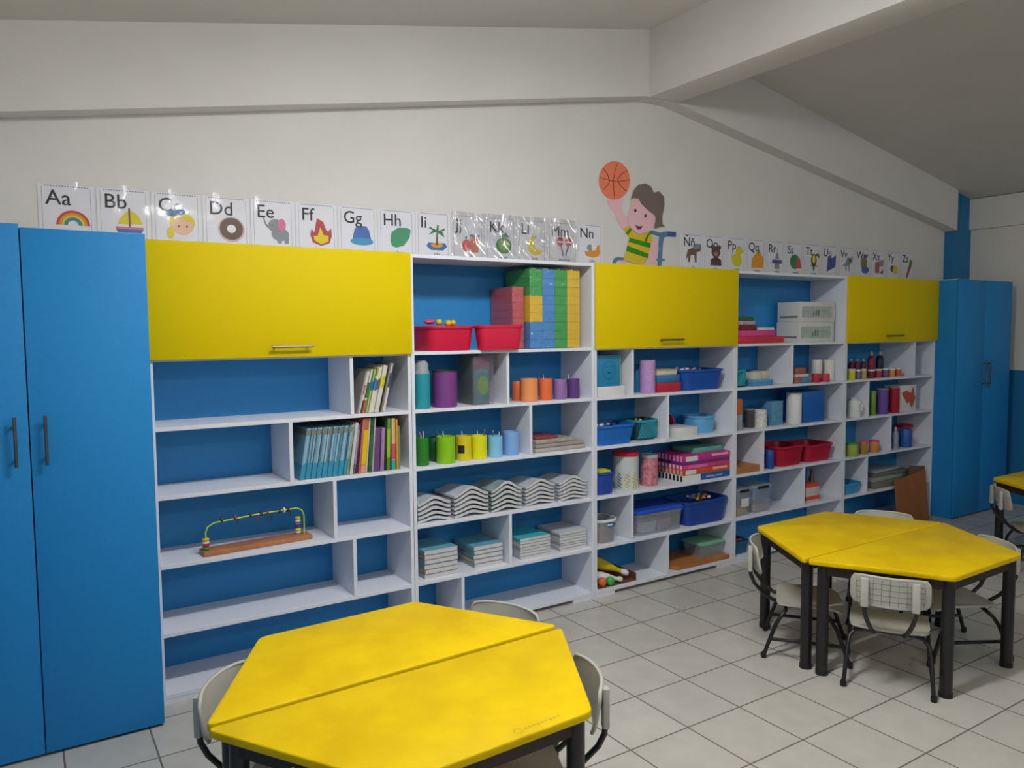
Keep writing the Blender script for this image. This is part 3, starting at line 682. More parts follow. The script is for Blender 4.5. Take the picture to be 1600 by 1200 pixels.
def can(name, label, cat, ua, ub, vt, row, y, mat, rim=None, group=None, lid=None, lidh=.012, lidr=1.04, n=24, inner=m_dark, open_=True, taper=1.0):
    z = ROW[row]; x, r = crad(ua, ub, y, z); h = Zat(vt, x, y - r) - z
    f_ = 1.04 if lid else 1.03 if rim else 1.0
    xa, xb = fit(x - r * f_, x + r * f_, z); r = min(r, (xb - xa) / 2 / f_); x = max(xa + r * f_, min(xb - r * f_, x)); y = min(y, DEP - .003 - r * f_)
    t = thing(name, label, cat, (x, y, z), 0, group)
    b = MB()
    if open_ and not lid:
        b.lathe([(r * taper * .97, 0), (r * taper, .002), (r, h - .001), (r * .98, h), (r * .94, h), (r * .93, h - .02)], 0, 0, mat, n=n, cap1=False)
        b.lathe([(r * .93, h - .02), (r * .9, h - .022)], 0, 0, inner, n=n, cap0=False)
    else: b.lathe([(r * taper * .97, 0), (r * taper, .002), (r, h - .004), (r * .96, h)], 0, 0, mat, n=n)
    b.build('body', t)
    if rim:
        b = MB(); b.lathe([(r * 1.0, h - .006), (r * 1.03, h - .004), (r * 1.03, h + .002), (r * .97, h + .003), (r * .95, h - .004)], 0, 0, rim, n=n, cap0=False, cap1=False); b.build('rim', t)
    if lid:
        b = MB(); b.lathe([(r * lidr, h), (r * lidr, h + lidh * .8), (r * lidr * .95, h + lidh)], 0, 0, lid, n=n); b.build('lid', t)
    return t, r, h
def carton(name, label, cat, ua, ub, vt, row, y, d, mat, z=None, h=None, group=None, rz=0., lidm=None, bev=.0015, one=False):
    """box whose front face spans photo columns ua..ub with its front at depth y"""
    z = ROW[row] if z is None else z
    xa, xb = fit(X(ua, y, z), X(ub, y, z), z); w_ = xb - xa; xc = (xa + xb) / 2; d = min(d, DEP - .004 - y)
    if h is None: h = Zat(vt, xc, y) - z
    if one:
        b = MB(); b.box(-w_ / 2, w_ / 2, 0, d, 0, h, mat, bev=bev); o = b.build(name, None, loc=(xc, y, z)); o.rotation_euler.z = rz
        return tag(o, label, cat, group), w_, h
    t = thing(name, label, cat, (xc, y, z), rz, group)
    b = MB(); b.box(-w_ / 2, w_ / 2, 0, d, 0, h * (.7 if lidm else 1), mat, bev=bev); b.build('body', t)
    if lidm: b = MB(); b.box(-w_ / 2 - .001, w_ / 2 + .001, -.001, d + .001, h * .7, h, lidm, bev=bev); b.build('lid', t)
    return t, w_, h
def tub(name, label, ua, ub, vrim, row, y, d, mat, rimm=None, cat='tub', group=None, taper=.86, z=None, rad=.055, lattice=False, fill=None, clear=None):
    """open plastic tub: rim spans photo columns ua..ub at depth y, d deep"""
    z = ROW[row] if z is None else z
    xa, xb = fit(X(ua, y, z + .1), X(ub, y, z + .1), z, .008); w_ = xb - xa; xc = (xa + xb) / 2; h = Zat(vrim, xc, y) - z; d = min(d, DEP - .008 - y)
    t = thing(name, label, cat, (xc, y + d / 2, z), 0, group); rad = min(rad, w_ * .4, d * .4)
    b = MB(); k = taper; th = .003
    b.loft([rrect(w_ * k, d * k, rad * k, 0), rrect(w_ * (k + (1 - k) * .9), d * (k + (1 - k) * .9), rad, h * .93), rrect(w_ - .004, d - .004, rad, h - .003),
            rrect(w_ - .01, d - .01, rad * .9, h - .003), rrect((w_) * k - .01, d * k - .01, rad * k * .9, .005)], mat)
    b.build('body', t, ang=40)
    b = MB(); b.loft([rrect(w_ - .008, d - .008, rad, h - .017), rrect(w_ + .006, d + .006, rad, h - .015), rrect(w_ + .008, d + .008, rad, h - .003), rrect(w_ + .004, d + .004, rad, h), rrect(w_ - .012, d - .012, rad * .9, h), rrect(w_ - .012, d - .012, rad * .9, h - .004)], rimm or mat, cap0=False, cap1=False)
    b.build('rim', t, ang=40)
    if lattice:
        b = MB()
        for s_ in (-1, 1):
            for i in range(-6, 7):
                x0 = i * w_ * .07
                pa = (max(-w_ / 2 * k, min(w_ / 2 * k, x0)), -d / 2 * k - .002, .012); x1 = x0 + s_ * .05
                pb = (max(-w_ / 2 + rad * .7, min(w_ / 2 - rad * .7, x1 * 1.0)), -d / 2 - .000, h - .015)
                b.tube([pa, pb], .0022, lattice, n=5)
                pa = (-w_ / 2 * k - .002, max(-(d / 2 - rad) * k, min((d / 2 - rad) * k, i * d * .1)), .012); pb = (-w_ / 2, max(-d / 2 + rad * .7, min(d / 2 - rad * .7, i * d * .08 + s_ * .04)), h - .015)
                b.tube([pa, pb], .0022, lattice, n=5)
        b.build('lattice', t)
    return t, w_, h, xc
def P_(name, rgb, rough=.4, **k): return M('plastic ' + name, rgb, rough, **k)
p_red = P_('red tub', (205, 22, 62), .35); p_blue = P_('blue tub', (20, 78, 168), .4); p_lblue = P_('light blue', (96, 168, 215), .4); p_teal = P_('teal', (30, 150, 170), .4)
p_yel = P_('yellow', (226, 186, 20), .4); p_green = P_('green', (50, 160, 72), .4); p_bblue = P_('block blue', (66, 138, 206), .4); p_pink = P_('pink', (235, 70, 110), .4)
p_white = P_('white', (222, 222, 220), .4); p_orange = P_('orange', (235, 100, 60), .4); p_lime = P_('lime', (230, 230, 30), .4)
wrap = film('clear plastic wrap', gloss=.08, rough=.08, bump=1.0, scale=16, cloud=.03)
wrapr = film('clear plastic wrap loose', gloss=.10, rough=.08, bump=1.0, scale=26, cloud=.08)
clearp = film('clear container plastic', (.93, .95, .97), gloss=.05, rough=.12, bump=.15, scale=10, cloud=.16)
cloudp = film('clear bag', gloss=.06, rough=.15, bump=1.0, scale=30, cloud=.4)
paper = M('paper edges', (205, 204, 205), .7, noise=.05, nscale=60)
def small(name, label, cat, b, loc, group=None, rz=0., ang=40):
    o = b.build(name, None, ang=ang, loc=loc); o.rotation_euler.z = rz; return tag(o, label, cat, group)

# ---- unit 1, row 1: leaning picture books
def book(name, label, x, y, z, w_, h, d, lean, cover, bands=(), group=None, page=paper):
    """upright book: spine faces the room; lean = tilt in radians to the right"""
    t = thing(name, label, 'book', (x, y, z), 0, group); t.rotation_euler = (0, lean, 0)
    b = MB(); e = min(.0012, w_ * .2)
    b.box(0, e, 0, d, 0, h, cover); b.box(w_ - e, w_, 0, d, 0, h, cover); b.box(e, w_ - e, 0, .0015, 0, h, cover)
    for z0, z1, m in bands: b.box(-.00015, w_ + .00015, -.0004, d * .9, z0 * h, z1 * h, m)
    b.build('cover', t, ang=20)
    b = MB(); b.box(e, w_ - e, .0015, d - .003, .002, h - .002, page); b.build('pages', t)
    return t
cv = lambda r, g, b_: M('cover %d %d %d' % (r, g, b_), (r, g, b_), .45)
cream = cv(214, 210, 196)
z1 = ROW[1]; xs = X(557, .02, z1); xe = X(602, .02, z1)
specs = [('grey book with a faded spine, first of the leaning row', cv(160, 155, 150), ()),
         ('slim book with a red and white spine leaning in the upper row', cream, ((.45, .68, cv(190, 60, 80)),)),
         ('slim book with a dark teal spine foot leaning in the upper row', cream, ((.0, .3, cv(40, 80, 90)),)),
         ('thin book with an orange red lower spine in the upper row', cream, ((.0, .3, cv(205, 95, 75)), (.35, .7, cv(40, 120, 50)))),
         ('green spined picture book leaning in the upper row', cv(60, 135, 55), ((.55, .8, cv(40, 100, 140)),)),
         ('olive and cream book leaning in the upper row', cv(190, 188, 120), ((.5, .72, cv(50, 120, 150)),)),
         ('book with yellow green top and blue middle band in the upper row', cream, ((.8, .98, cv(150, 160, 40)), (.5, .75, cv(70, 130, 170)))),
         ('book with a dark blue band leaning in the upper row', cream, ((.48, .72, cv(70, 100, 140)),)),
         ('book with a purple band on a cream spine in the upper row', cream, ((.5, .74, cv(100, 80, 130)),)),
         ('thick cream book with a yellow band in the upper row', cream, ((.52, .76, cv(205, 200, 40)),)),
         ('thick cream book with two yellow marks in the upper row', cream, ((.54, .78, cv(190, 190, 30)),)),
         ('black edged slim book leaning in the upper row', cv(40, 38, 40), ()),
         ('grey book between the two dark slim books of the upper row', cv(140, 132, 128), ()),
         ('cream book with a dark blue band at the right of the upper row', cream, ((.5, .8, cv(44, 66, 84)),)),
         ('last slim book with navy band leaning in the upper row', cv(70, 90, 105), ((.0, .5, cream),))]
ws = [.012, .009, .010, .011, .014, .012, .010, .013, .013, .015, .014, .009, .012, .010, .009]
def lean_row(items, xs, xe, emit):      # items: (width, height, lean); packed side by side without crossing
    extra = [max(0, max(a[1], b_[1]) * (math.tan(a[2]) - math.tan(b_[2]))) for a, b_ in zip(items, items[1:])] + [0]
    k = (xe - xs - sum(extra)) / sum(i_[0] for i_ in items); x = xs
    for q, ((w_, h_, ln), ex) in enumerate(zip(items, extra)):
        wp = w_ * k * math.cos(ln) * .95 - .0007
        emit(q, x, wp); x += w_ * k + ex
bk_ = [(w_, .205 + .045 * i / 14 + (.006 if i % 3 == 0 else 0), R2(14 - .06 * i)) for i, w_ in enumerate(ws)]
def em(i, x, wp):
    lb, c, bd = specs[i]; _, hgt, lean = bk_[i]
    book('picture_book', lb, x, .012 + .006 * (i % 3), z1 + wp * math.sin(lean) + .0004, wp, hgt, .2, lean, c, bd, 'picture books leaning in the upper row')
lean_row(bk_, xs, xe, em)
# ---- unit 1, row 2: long row of workbooks
z2 = ROW[2]
bl1 = cv(120, 172, 198); bl2 = cv(84, 160, 190); lgy = cv(170, 184, 190); wbk = cv(60, 150, 185)
x = X(468, .02, z2) ; x += .0
run = []
for i in range(26):
    c = [bl1, lgy, bl2, bl1, cv(150, 190, 205), lgy, cv(96, 150, 172)][i % 7] if i % 5 != 4 else cv(70, 120, 146)
    run.append((.0085, .245 - .0 * i, c, ((.0, .3 + .02 * (i % 2), wbk), (.86, .97, cv(120, 130, 128))), 'thin light blue workbook standing in the packed row', 'light blue workbooks in the packed row'))
run += [(.010, .25, cv(150, 170, 130), ((.1, .4, cv(120, 160, 90)),), 'green and grey book beside the light blue workbooks', None), (.016, .256, cv(205, 200, 205), (), 'thick pale grey book beside the light blue workbooks', None),
        (.010, .245, cv(110, 100, 110), ((.2, .9, cv(160, 150, 165)),), 'mauve grey book with a dark edge in the packed row', None), (.009, .25, cv(60, 50, 66), (), 'dark slim book before the yellow one in the packed row', None),
        (.011, .27, cv(200, 110, 100), ((.02, .6, cv(190, 100, 90)),), 'salmon red book in the packed row', None), (.024, .272, cv(190, 110, 70), ((.15, .78, cv(228, 190, 0)), (.0, .14, cv(220, 160, 130))), 'orange and yellow spined book in the packed row', None),
        (.008, .272, cv(214, 212, 190), (), 'slim cream book after the yellow one in the packed row', None), (.018, .272, cv(40, 84, 52), ((.1, .7, cv(60, 100, 70)),), 'dark green book in the packed row', None),
        (.006, .272, cv(200, 204, 210), (), 'thin white book beside the purple one', None), (.030, .215, cv(112, 66, 122), (), 'thick purple book shorter than its neighbours', None),
        (.010, .218, cv(150, 110, 158), ((.0, 1, cv(160, 124, 168)),), 'lilac book touching the purple one', None), (.008, .218, cv(170, 136, 180), (), 'pale lilac slim book right of the purple one', None),
        (.010, .25, cv(36, 52, 44), (), 'black green book right of the lilac ones', None), (.016, .262, cv(90, 140, 50), ((.25, .8, cv(160, 190, 40)),), 'lime green spined book near the right panel', None),
        (.008, .255, cv(56, 90, 60), (), 'slim green book near the right panel', None), (.020, .262, cv(225, 180, 130), ((.2, .5, cv(210, 80, 100)), (.0, .18, cv(40, 170, 160))), 'cream, pink and turquoise spined book near the right panel', None),
        (.008, .255, cv(232, 150, 30), (), 'orange slim book near the right panel', None), (.014, .22, cv(120, 140, 90), (), 'olive book, last at the right of the packed row', None)]
rk_ = [(r_[0], r_[1], R2(9.5) if i < 26 else R2(max(0, 9.5 - (i - 25) * .55))) for i, r_ in enumerate(run)]
def em(i, x, wp):
    w_, hgt, c, bd, lb, grp = run[i]; lean = rk_[i][2]
    book('workbook' if i < 26 else 'paperback_book', lb, x, .014 + .008 * ((i * 7) % 3) / 2, z2 + wp * math.sin(lean) + .0004, wp, hgt, .2, lean, c, bd, grp)
lean_row(rk_, x, X(626, .02, z2), em)
# ---- unit 1, row 3: bead toy
z3 = ROW[3]; bx0, bx1 = X(316, .06, z3), X(482, .12, z3); L_ = bx1 - bx0
wood = M('toy wood', (176, 116, 74), .5, noise=.12, nscale=14); wire = M('green wire', (190, 220, 60), .4)
# that row sits one level lower than the books: row 3 surface
t = thing('bead_toy', 'wooden bead toy with a long arched wire on the empty shelf', 'bead toy', ((bx0 + bx1) / 2, .09, z3), R2(3.5))
b = MB(); b.box(-L_ / 2, L_ / 2, -.045, .045, 0, .022, wood, bev=.004); b.build('base', t)
b = MB(); pts = [(-L_ / 2 + .02, 0, .02), (-L_ / 2 + .02, 0, .10), (-L_ / 2 + .03, 0, .125), (-L_ / 2 + .06, 0, .14), (0, 0, .15), (L_ / 2 - .06, 0, .152), (L_ / 2 - .035, 0, .14), (L_ / 2 - .025, 0, .115), (L_ / 2 - .025, 0, .02)]
b.tube(pts, .0035, wire, n=8); b.build('wire', t, ang=70)
def bead(x, y, z, m, r=.013, h=.012, vert=True):
    b = MB()
    if vert: b.lathe([(r * .7, -h / 2), (r, -h / 4), (r, h / 4), (r * .7, h / 2)], x, y, m, n=14, z0=z)
    else: b.tube([(x - h / 2, y, z), (x + h / 2, y, z)], r, m, n=14)
    return b.build('bead', t)
for i, m in enumerate((p_green, p_red, p_white, p_yel)): bead(-L_ / 2 + .02, 0, .03 + i * .013, m, .016)
for i, m in enumerate((p_white, p_lime, cv(90, 70, 110), cv(130, 120, 140), p_white, p_yel)): bead(L_ / 2 - .05, .015, .03 + i * .014, m, .013)
dk = [cv(70, 40, 60), cv(150, 40, 50), cv(60, 40, 90)]
for i, x in enumerate((-.16, -.1, -.03, .02, .05, .11, .15)): bead(x, 0, .15, dk[i % 3], .011, .009, False)
bead(.13, 0, .1515, p_white, .013, .007, False)
for i, x in enumerate((-.09, .0, .07, .16)):
    b = MB(); b.tube([(x, 0, .152), (x + .004, .004, .135), (x, 0, .118)], .0025, dk[i % 3], n=6); b.build('hanging_charm', t)

# ---- unit 2, top bay
z0 = ROW[0]
t, w_, h, xc = tub('red_tub', 'red plastic tub with yellow balls showing over its rim', 672, 745, 509, 0, -.015, .3, p_red, group='red tubs in the top bay', taper=.9)
tub('red_tub', 'red plastic tub beside the tub with balls, in front of the wrapped red blocks', 751, 820, 508, 0, -.045, .10, p_red, group='red tubs in the top bay', taper=.86)
bm_ = MB(); 
for nm, lb, u, v, r, m, yy in (('yellow_ball', 'small yellow ball, left one in the red tub', 686, 503.5, .017, p_yel, .05), ('yellow_ball', 'small yellow ball, middle one in the red tub', 700.5, 505, .018, p_yel, .05), ('yellow_ball', 'small yellow ball, right one in the red tub', 707.5, 504.5, .017, p_yel, .08)):
    x = X(u, yy, z0 + .15); b = MB(); b.sphere((0, 0, 0), r, m); small(nm, lb, 'ball', b, (x, yy, Zat(v, x, yy)), 'yellow balls in the red tub')
x = X(671, .12, z0 + .15); b = MB(); b.sphere((0, 0, 0), .022, p_pink, sx=1.5, sz=.6); small('pink_toy', 'pink rounded toy poking out of the red tub', 'toy', b, (x, .12, z0 + .152))
def brick(b, x0, x1, y0, y1, za, zb, m):
    b.box(x0, x1, y0, y1, za, zb - .0005, m, bev=.0015, seg=1)
cols = [(828, 848, 'ggg yyy bbb'), (848, 867, 'bbbbbbbbb'), (867, 886.5, 'ggggggggg'), (886.5, 906, 'yyyyyyyyy')]
mm = {'g': p_green, 'y': p_yel, 'b': p_bblue}; nb = {'g': 'green block', 'y': 'yellow block', 'b': 'blue block'}
yb = .02; hb = .0492; xo = X(828, yb, z0 + .2)
t = thing('block_pack', 'tall pack of green, blue and yellow stacking blocks in clear wrap', 'toy blocks', (xo, yb, z0 + .002))
for ua, ub, s_ in cols:
    s_ = s_.replace(' ', ''); xa = X(ua, yb, z0 + .2) - xo; xb = X(ub, yb, z0 + .2) - xo
    for i, c in enumerate(s_[::-1]):
        b = MB(); brick(b, xa + .0006, xb - .0006, 0, .25, i * hb, (i + 1) * hb, mm[c])
        if i == 8:
            for q in range(4): b.lathe([(.014, 0), (.014, .008), (.012, .009)], (xa + xb) / 2, .03 + q * .062, mm[c], n=12, z0=(i + 1) * hb)
        o = b.build('block', t); o['label'] = nb[c]
W_ = X(906, yb, z0 + .2) - xo
b = MB(); NX = 14; rows_ = []
def wob(x, y, z): return (x + .0012 * math.sin(z * 40 + y * 30), y + .0015 * math.sin(z * 55 + x * 40), z + .0004)
for j in range(13):
    zz = .45 * j / 12; q = []
    for p in rrect(W_ + .007, .262, .012, zz, cx=W_ / 2, cy=.125): q.append(wob(*p))
    rows_.append(q)
b.loft(rows_, wrap, cap0=False, cap1=True); b.build('plastic_wrap', t, ang=80)
ya = .064; xa0 = X(801, ya, z0 + .2); w_ = xo - .011 - xa0
t = thing('red_block_pack', 'stack of red blocks in clear wrap behind the red tub', 'toy blocks', (xa0, ya, z0 + .002))
hh = (Zat(449, xa0, ya) - z0) / 8
for i in range(8):
    b = MB(); brick(b, 0, w_, 0, .235, i * hh, (i + 1) * hh, P_('block red', (196, 52, 62), .4)); b.build('block', t)
b = MB(); b.loft([[wob(*p) for p in rrect(w_ + .006, .24, .01, hh * 8.1 * j / 10, cx=w_ / 2, cy=.1175)] for j in range(11)], wrapr, cap0=False); b.build('plastic_wrap', t, ang=80)

# ---- unit 2, row 1
tc, r, h = can('paper_covered_canister', 'teal paper-covered canister with a clear bag sticking out', 'canister', 646.5, 673, 584, 1, .06, cv(38, 150, 165), group=None)
b = MB(); b.loft([[(rr * math.cos(a * PI / 8) * (1 + .12 * math.sin(a * 2.3 + j)), rr * math.sin(a * PI / 8) * (1 + .1 * math.cos(a * 1.7 + j)), h - .02 + j * .022) for a in range(16)] for j, rr in enumerate((r * .85, r * .9, r * .8, r * .85, r * .5))], cloudp, cap0=False); b.build('clear_bag', tc, ang=70)
can('paper_covered_canister', 'tall purple paper-covered canister with a silver rim', 'canister', 675.5, 715, 580, 1, .075, cv(122, 62, 134), rim=m_steel)
t, w_, h = carton('toy_package', 'zipped clear bag holding a green and blue game box with pink scissors', 'toy package', 741, 765, 557, 1, .04, .17, cv(70, 96, 86))
b = MB(); b.box(-w_ / 2 + .008, w_ / 2 - .004, -.001, 0, .012, h * .72, cv(44, 110, 120)); b.build('picture_panel', t)
b = MB(); b.lathe([(.034, 0), (.034, .001)], 0, 0, cv(100, 150, 40), n=16); o = b.build('green_print', t); o.rotation_euler = FRONT; o.location = (.008, -.0014, h * .4); o.scale = (1, 1.5, 1)
b = MB(); b.box(-w_ / 2, w_ / 2, -.001, .0, h * .76, h, cv(110, 60, 90)); b.build('header_card', t)
b = MB()
for s_ in (-1, 1): b.tube([(w_ / 2 + .014 + s_ * .004, .07 + s_ * .012, h * .95), (w_ / 2 + .013, .07 + s_ * .016, h * .8), (w_ / 2 + .012, .07, h * .66)], .006, cv(225, 150, 180), n=8)
b.box(w_ / 2 + .009, w_ / 2 + .012, .066, .074, h * .3, h * .66, m_steel); b.build('pink_scissors', t, ang=60)
b = MB(); b.loft([[wob(*p) for p in rrect(w_ + .04, .19, .012, h * 1.02 * j / 8, cx=.008, cy=.085)] for j in range(9)], film('pinkish clear bag', (.97, .88, .93), gloss=.07, rough=.1, bump=.8, scale=20, cloud=.08), cap0=False); b.build('clear_bag', t, ang=80)
def pencils(t, r, h, n, cols_, tall=.03, seed=0):
    rn = random.Random(seed)
    for i in range(n):
        a = rn.random() * 6.28; q = r * (.35 + .35 * rn.random()); lx, ly = q * math.cos(a), q * math.sin(a); hh_ = h + tall * (.5 + rn.random() * .6)
        b = MB(); b.tube([(lx * .5, ly * .5, h * .3), (lx * 1.2, ly * 1.2, hh_)], .0026, cols_[i % len(cols_)], n=6); b.tube([(lx * 1.2, ly * 1.2, hh_), (lx * 1.23, ly * 1.23, hh_ + .01)], [.0026, .0006], cream, n=6); b.build('pencil', t)
for lb, ua, ub, vt, y, c, np_ in (('brown orange paper-covered cup at the back left of the cup row', 800, 817, 596, .13, (196, 100, 52), 0), ('pale orange paper-covered cup', 813.5, 841, 592, .06, (240, 150, 92), 0), ('bright orange paper-covered cup with a white stick', 841.5, 863.5, 592, .07, (240, 116, 66), 1),
                              ('lilac paper-covered cup between the orange and purple cups', 864, 885.5, 593, .07, (150, 116, 176), 0), ('dark purple paper-covered cup at the right end of the cup row', 885.5, 906, 592, .07, (98, 62, 130), 1)):
    t, r, h = can('pencil_cup', lb, 'cup', ua, ub, vt, 1, y, cv(*c), group='paper-covered cups of the upper row')
    if np_: pencils(t, r, h, np_, [cream, p_white], .02, seed=ua.__int__() if hasattr(ua, '__int__') else 3)
# ---- unit 2, row 2
for lb, ua, ub, vt, y, c, np_, sd in (('dark green paper-covered cup at the left end of the lower cup row', 648.5, 671, 685, .06, (42, 132, 44), 3, 1), ('deep green paper-covered cup standing behind the lime one', 670, 688, 684, .15, (26, 92, 40), 2, 2), ('lime green paper-covered cup', 681.5, 712, 683, .055, (140, 200, 20), 2, 3),
                                 ('mustard yellow paper-covered cup with a black label', 711.5, 737.5, 682, .085, (222, 200, 20), 1, 4), ('bright lemon paper-covered cup with a pencil', 736, 761.5, 681, .075, (226, 226, 10), 2, 5),
                                 ('sky blue paper-covered cup with a pencil', 761.5, 786, 682, .075, (130, 196, 232), 2, 6), ('blue paper-covered cup, tallest at the right of the lower cup row', 785.5, 811, 675, .085, (128, 172, 228), 0, 7)):
    t, r, h = can('pencil_cup', lb, 'cup', ua, ub, vt, 2, y, cv(*c), group='paper-covered cups of the lower row')
    if np_: pencils(t, r, h, np_, [p_white, cv(120, 110, 60), cream, cv(60, 70, 60)], .022, seed=sd)
    if 'black label' in lb:
        b = MB(); n_ = 6; A0, A1 = R2(198), R2(248)
        pts = [(r * 1.01 * math.cos(A0 + (A1 - A0) * i / n_), r * 1.01 * math.sin(A0 + (A1 - A0) * i / n_)) for i in range(n_ + 1)]
        for p, q in zip(pts, pts[1:]): b.poly([(p[0], p[1], h * .3), (q[0], q[1], h * .3), (q[0], q[1], h * .64), (p[0], p[1], h * .64)], cv(40, 42, 44))
        o = b.build('label', t); o['label'] = 'black label'
# soft stacks: wavy booklets
def booklet(name, label, x, y, z, w_, d, th, mat, wave=.0, ph=0., rz=0., group=None, coil=None, sheen=None, slope=0.):
    b = MB(); NX = 14; A = []; Bt = []
    def zz(u): return wave * (math.cos((u - .5 + ph) * PI) ** 2) 
    for j, yy in enumerate((0, d * .5, d)):
        A.append([b.bm.verts.new((-w_ / 2 + w_ * i / NX, yy + .002 * math.sin(i), th + zz(i / NX) * (1 - .25 * j) + slope * yy)) for i in range(NX + 1)])
        Bt.append([b.bm.verts.new((-w_ / 2 + w_ * i / NX, yy + .002 * math.sin(i), max(0, zz(i / NX) * (1 - .25 * j) * .9) + .0003 + slope * yy)) for i in range(NX + 1)])
    for j in range(2):
        for i in range(NX):
            b.face([A[j][i], A[j][i + 1], A[j + 1][i + 1], A[j + 1][i]], mat); b.face([Bt[j][i], Bt[j + 1][i], Bt[j + 1][i + 1], Bt[j][i + 1]], mat)
        b.face([A[j][0], A[j + 1][0], Bt[j + 1][0], Bt[j][0]], mat); b.face([A[j][NX], Bt[j][NX], Bt[j + 1][NX], A[j + 1][NX]], mat)
    for i in range(NX):
        b.face([A[0][i], Bt[0][i], Bt[0][i + 1], A[0][i + 1]], paper); b.face([A[2][i], A[2][i + 1], Bt[2][i + 1], Bt[2][i]], paper)
    if coil is None:
        o = b.build(name, None, ang=40, loc=(x, y, z)); o.rotation_euler.z = rz; return tag(o, label, 'notebook', group)
    t = thing(name, label, 'notebook', (x, y, z), rz, group); b.build('pages', t, ang=40)
    b = MB()
    for i in range(12):
        yy = .01 + i * (d - .02) / 11; rr = th * .42
        pts = [(-w_ / 2 + rr * .9 + rr * math.cos(a * PI / 4), yy, th * .5 + rr * math.sin(a * PI / 4) + zz(0) + slope * yy) for a in range(9)]
        b.tube(pts, .0008, coil, n=4, caps=False)
    b.build('spiral_binding', t, ang=60)
    return t
cov_w = M('magazine cover pale', (198, 202, 210), .35, noise=.12, nscale=9); cov_g = M('magazine cover grey green', (150, 168, 166), .35, noise=.3, nscale=12); cov_d = M('dark binding', (30, 36, 46), .6)
names_ = ['leftmost', 'second', 'third, tallest', 'fourth', 'rightmost']
for si, (ua, ub, vt, n, y, cm) in enumerate(((642, 706, 775, 5, .03, cov_w), (709, 765, 759, 6, .02, cov_w), (767, 817, 751, 6, .02, cov_g), (820, 868, 748, 6, .035, cov_w), (872, 917.5, 743, 6, .03, cov_w))):
    z = ROW[3]; xa, xb = X(max(ua, 652), y, z) if si == 0 else X(ua, y, z), X(ub, y, z); xc = (xa + xb) / 2; w_ = xb - xa; top = Zat(vt, xc, y) - z
    th = .0125; wave = max(.01, (top - n * th) * .5)
    step = (top - wave - th) / (n - 1)
    for k in range(n):
        lb = ('grey white magazine lying in the %s wavy pile of the middle row' % names_[si]) if k < n - 1 else ('top magazine of the %s wavy pile in the middle row' % names_[si])
        wv = wave * (.45 + .55 * k / (n - 1)) if n > 1 else wave
        booklet('magazine', lb, xc + .0015 * math.sin(k * 2.1 + si), y + .003 * math.cos(k * 1.7), z + k * step + (.0 if k == 0 else 0), w_ - .011, .235, th, cm, wv if k else wave * .45, .0, R2(.4 * math.sin(k * 1.3 + si)), 'magazines of the %s wavy pile' % names_[si] if k < n - 1 else 'magazines of the %s wavy pile' % names_[si], coil=cov_d if k % 2 == 0 else None)
teal_c = M('teal glossy cover', (110, 178, 196), .3, noise=.1, nscale=8)
for si, (ua, ub, vt, n, y, cm, nm, cl, pile) in enumerate(((663, 717, 856, 6, .03, teal_c, 'workbook_flat', None, 'left pile of lying teal workbooks'), (740, 787, 850, 5, .05, teal_c, 'workbook_flat', None, 'second pile of lying teal workbooks'),
                                            (812, 861, 838, 7, .04, M('pale notebook', (200, 202, 208), .5), 'spiral_notebook', cov_d, 'notebook pile with a turquoise top cover'), (874, 917.5, 829, 7, .04, M('pale notebook', (200, 202, 208), .5), 'spiral_notebook', cov_d, 'white notebook pile at the right end'))):
    z = ROW[4]; xa, xb = X(ua, y, z), X(ub, y, z); xc = (xa + xb) / 2; w_ = xb - xa; top = Zat(vt, xc, y) - z; step = top / n
    for k in range(n):
        c = cm
        if nm == 'workbook_flat' and k < n - 1: c = [cv(150, 170, 178), cv(188, 170, 150), cv(120, 160, 170)][k % 3]
        if pile.startswith('notebook') and k == n - 1: c = M('turquoise cover', (70, 190, 205), .3)
        lb = ('flat book lying in the %s' % pile) if k < n - 1 else ('uppermost book on the %s' % pile)
        booklet('notebook' if cl else 'workbook', lb, xc + .003 * math.sin(k * 2.3 + si), y + .003 * math.cos(k * 1.9 + si), z + k * step, w_ - .010, .23, step * .86, c, 0, .0, R2(.5 * math.sin(k * 1.9 + si)), 'books of the %s' % pile, coil=cl)
# papers right in row 2
z = ROW[2]; beige = M('beige folder', (176, 168, 160), .6, noise=.08, nscale=20)
for k, (ua, ub, dz, th, c, lb) in enumerate(((837, 915, 0, .02, beige, 'lowest beige folder of the paper pile right of the cups'), (837, 913, .022, .018, M('beige folder 2', (160, 152, 146), .6), 'middle beige folder of the paper pile right of the cups'), (837, 897, .042, .022, M('crumpled paper', (165, 160, 150), .6, noise=.25, nscale=30), 'crumpled paper bundle on the beige folders'), (837, 872, .066, .014, cv(150, 60, 70), 'red folder on top of the paper pile'))):
    y = .03 + .02 * k; xa, xb = X(ua, y, z), X(ub, y, z); b = MB(); b.box(-(xb - xa) / 2, (xb - xa) / 2, 0, .2, 0, th, c, bev=.003)
    small('folder', lb, 'folder', b, ((xa + xb) / 2, y, z + dz + .0005), 'folders and papers right of the cups')

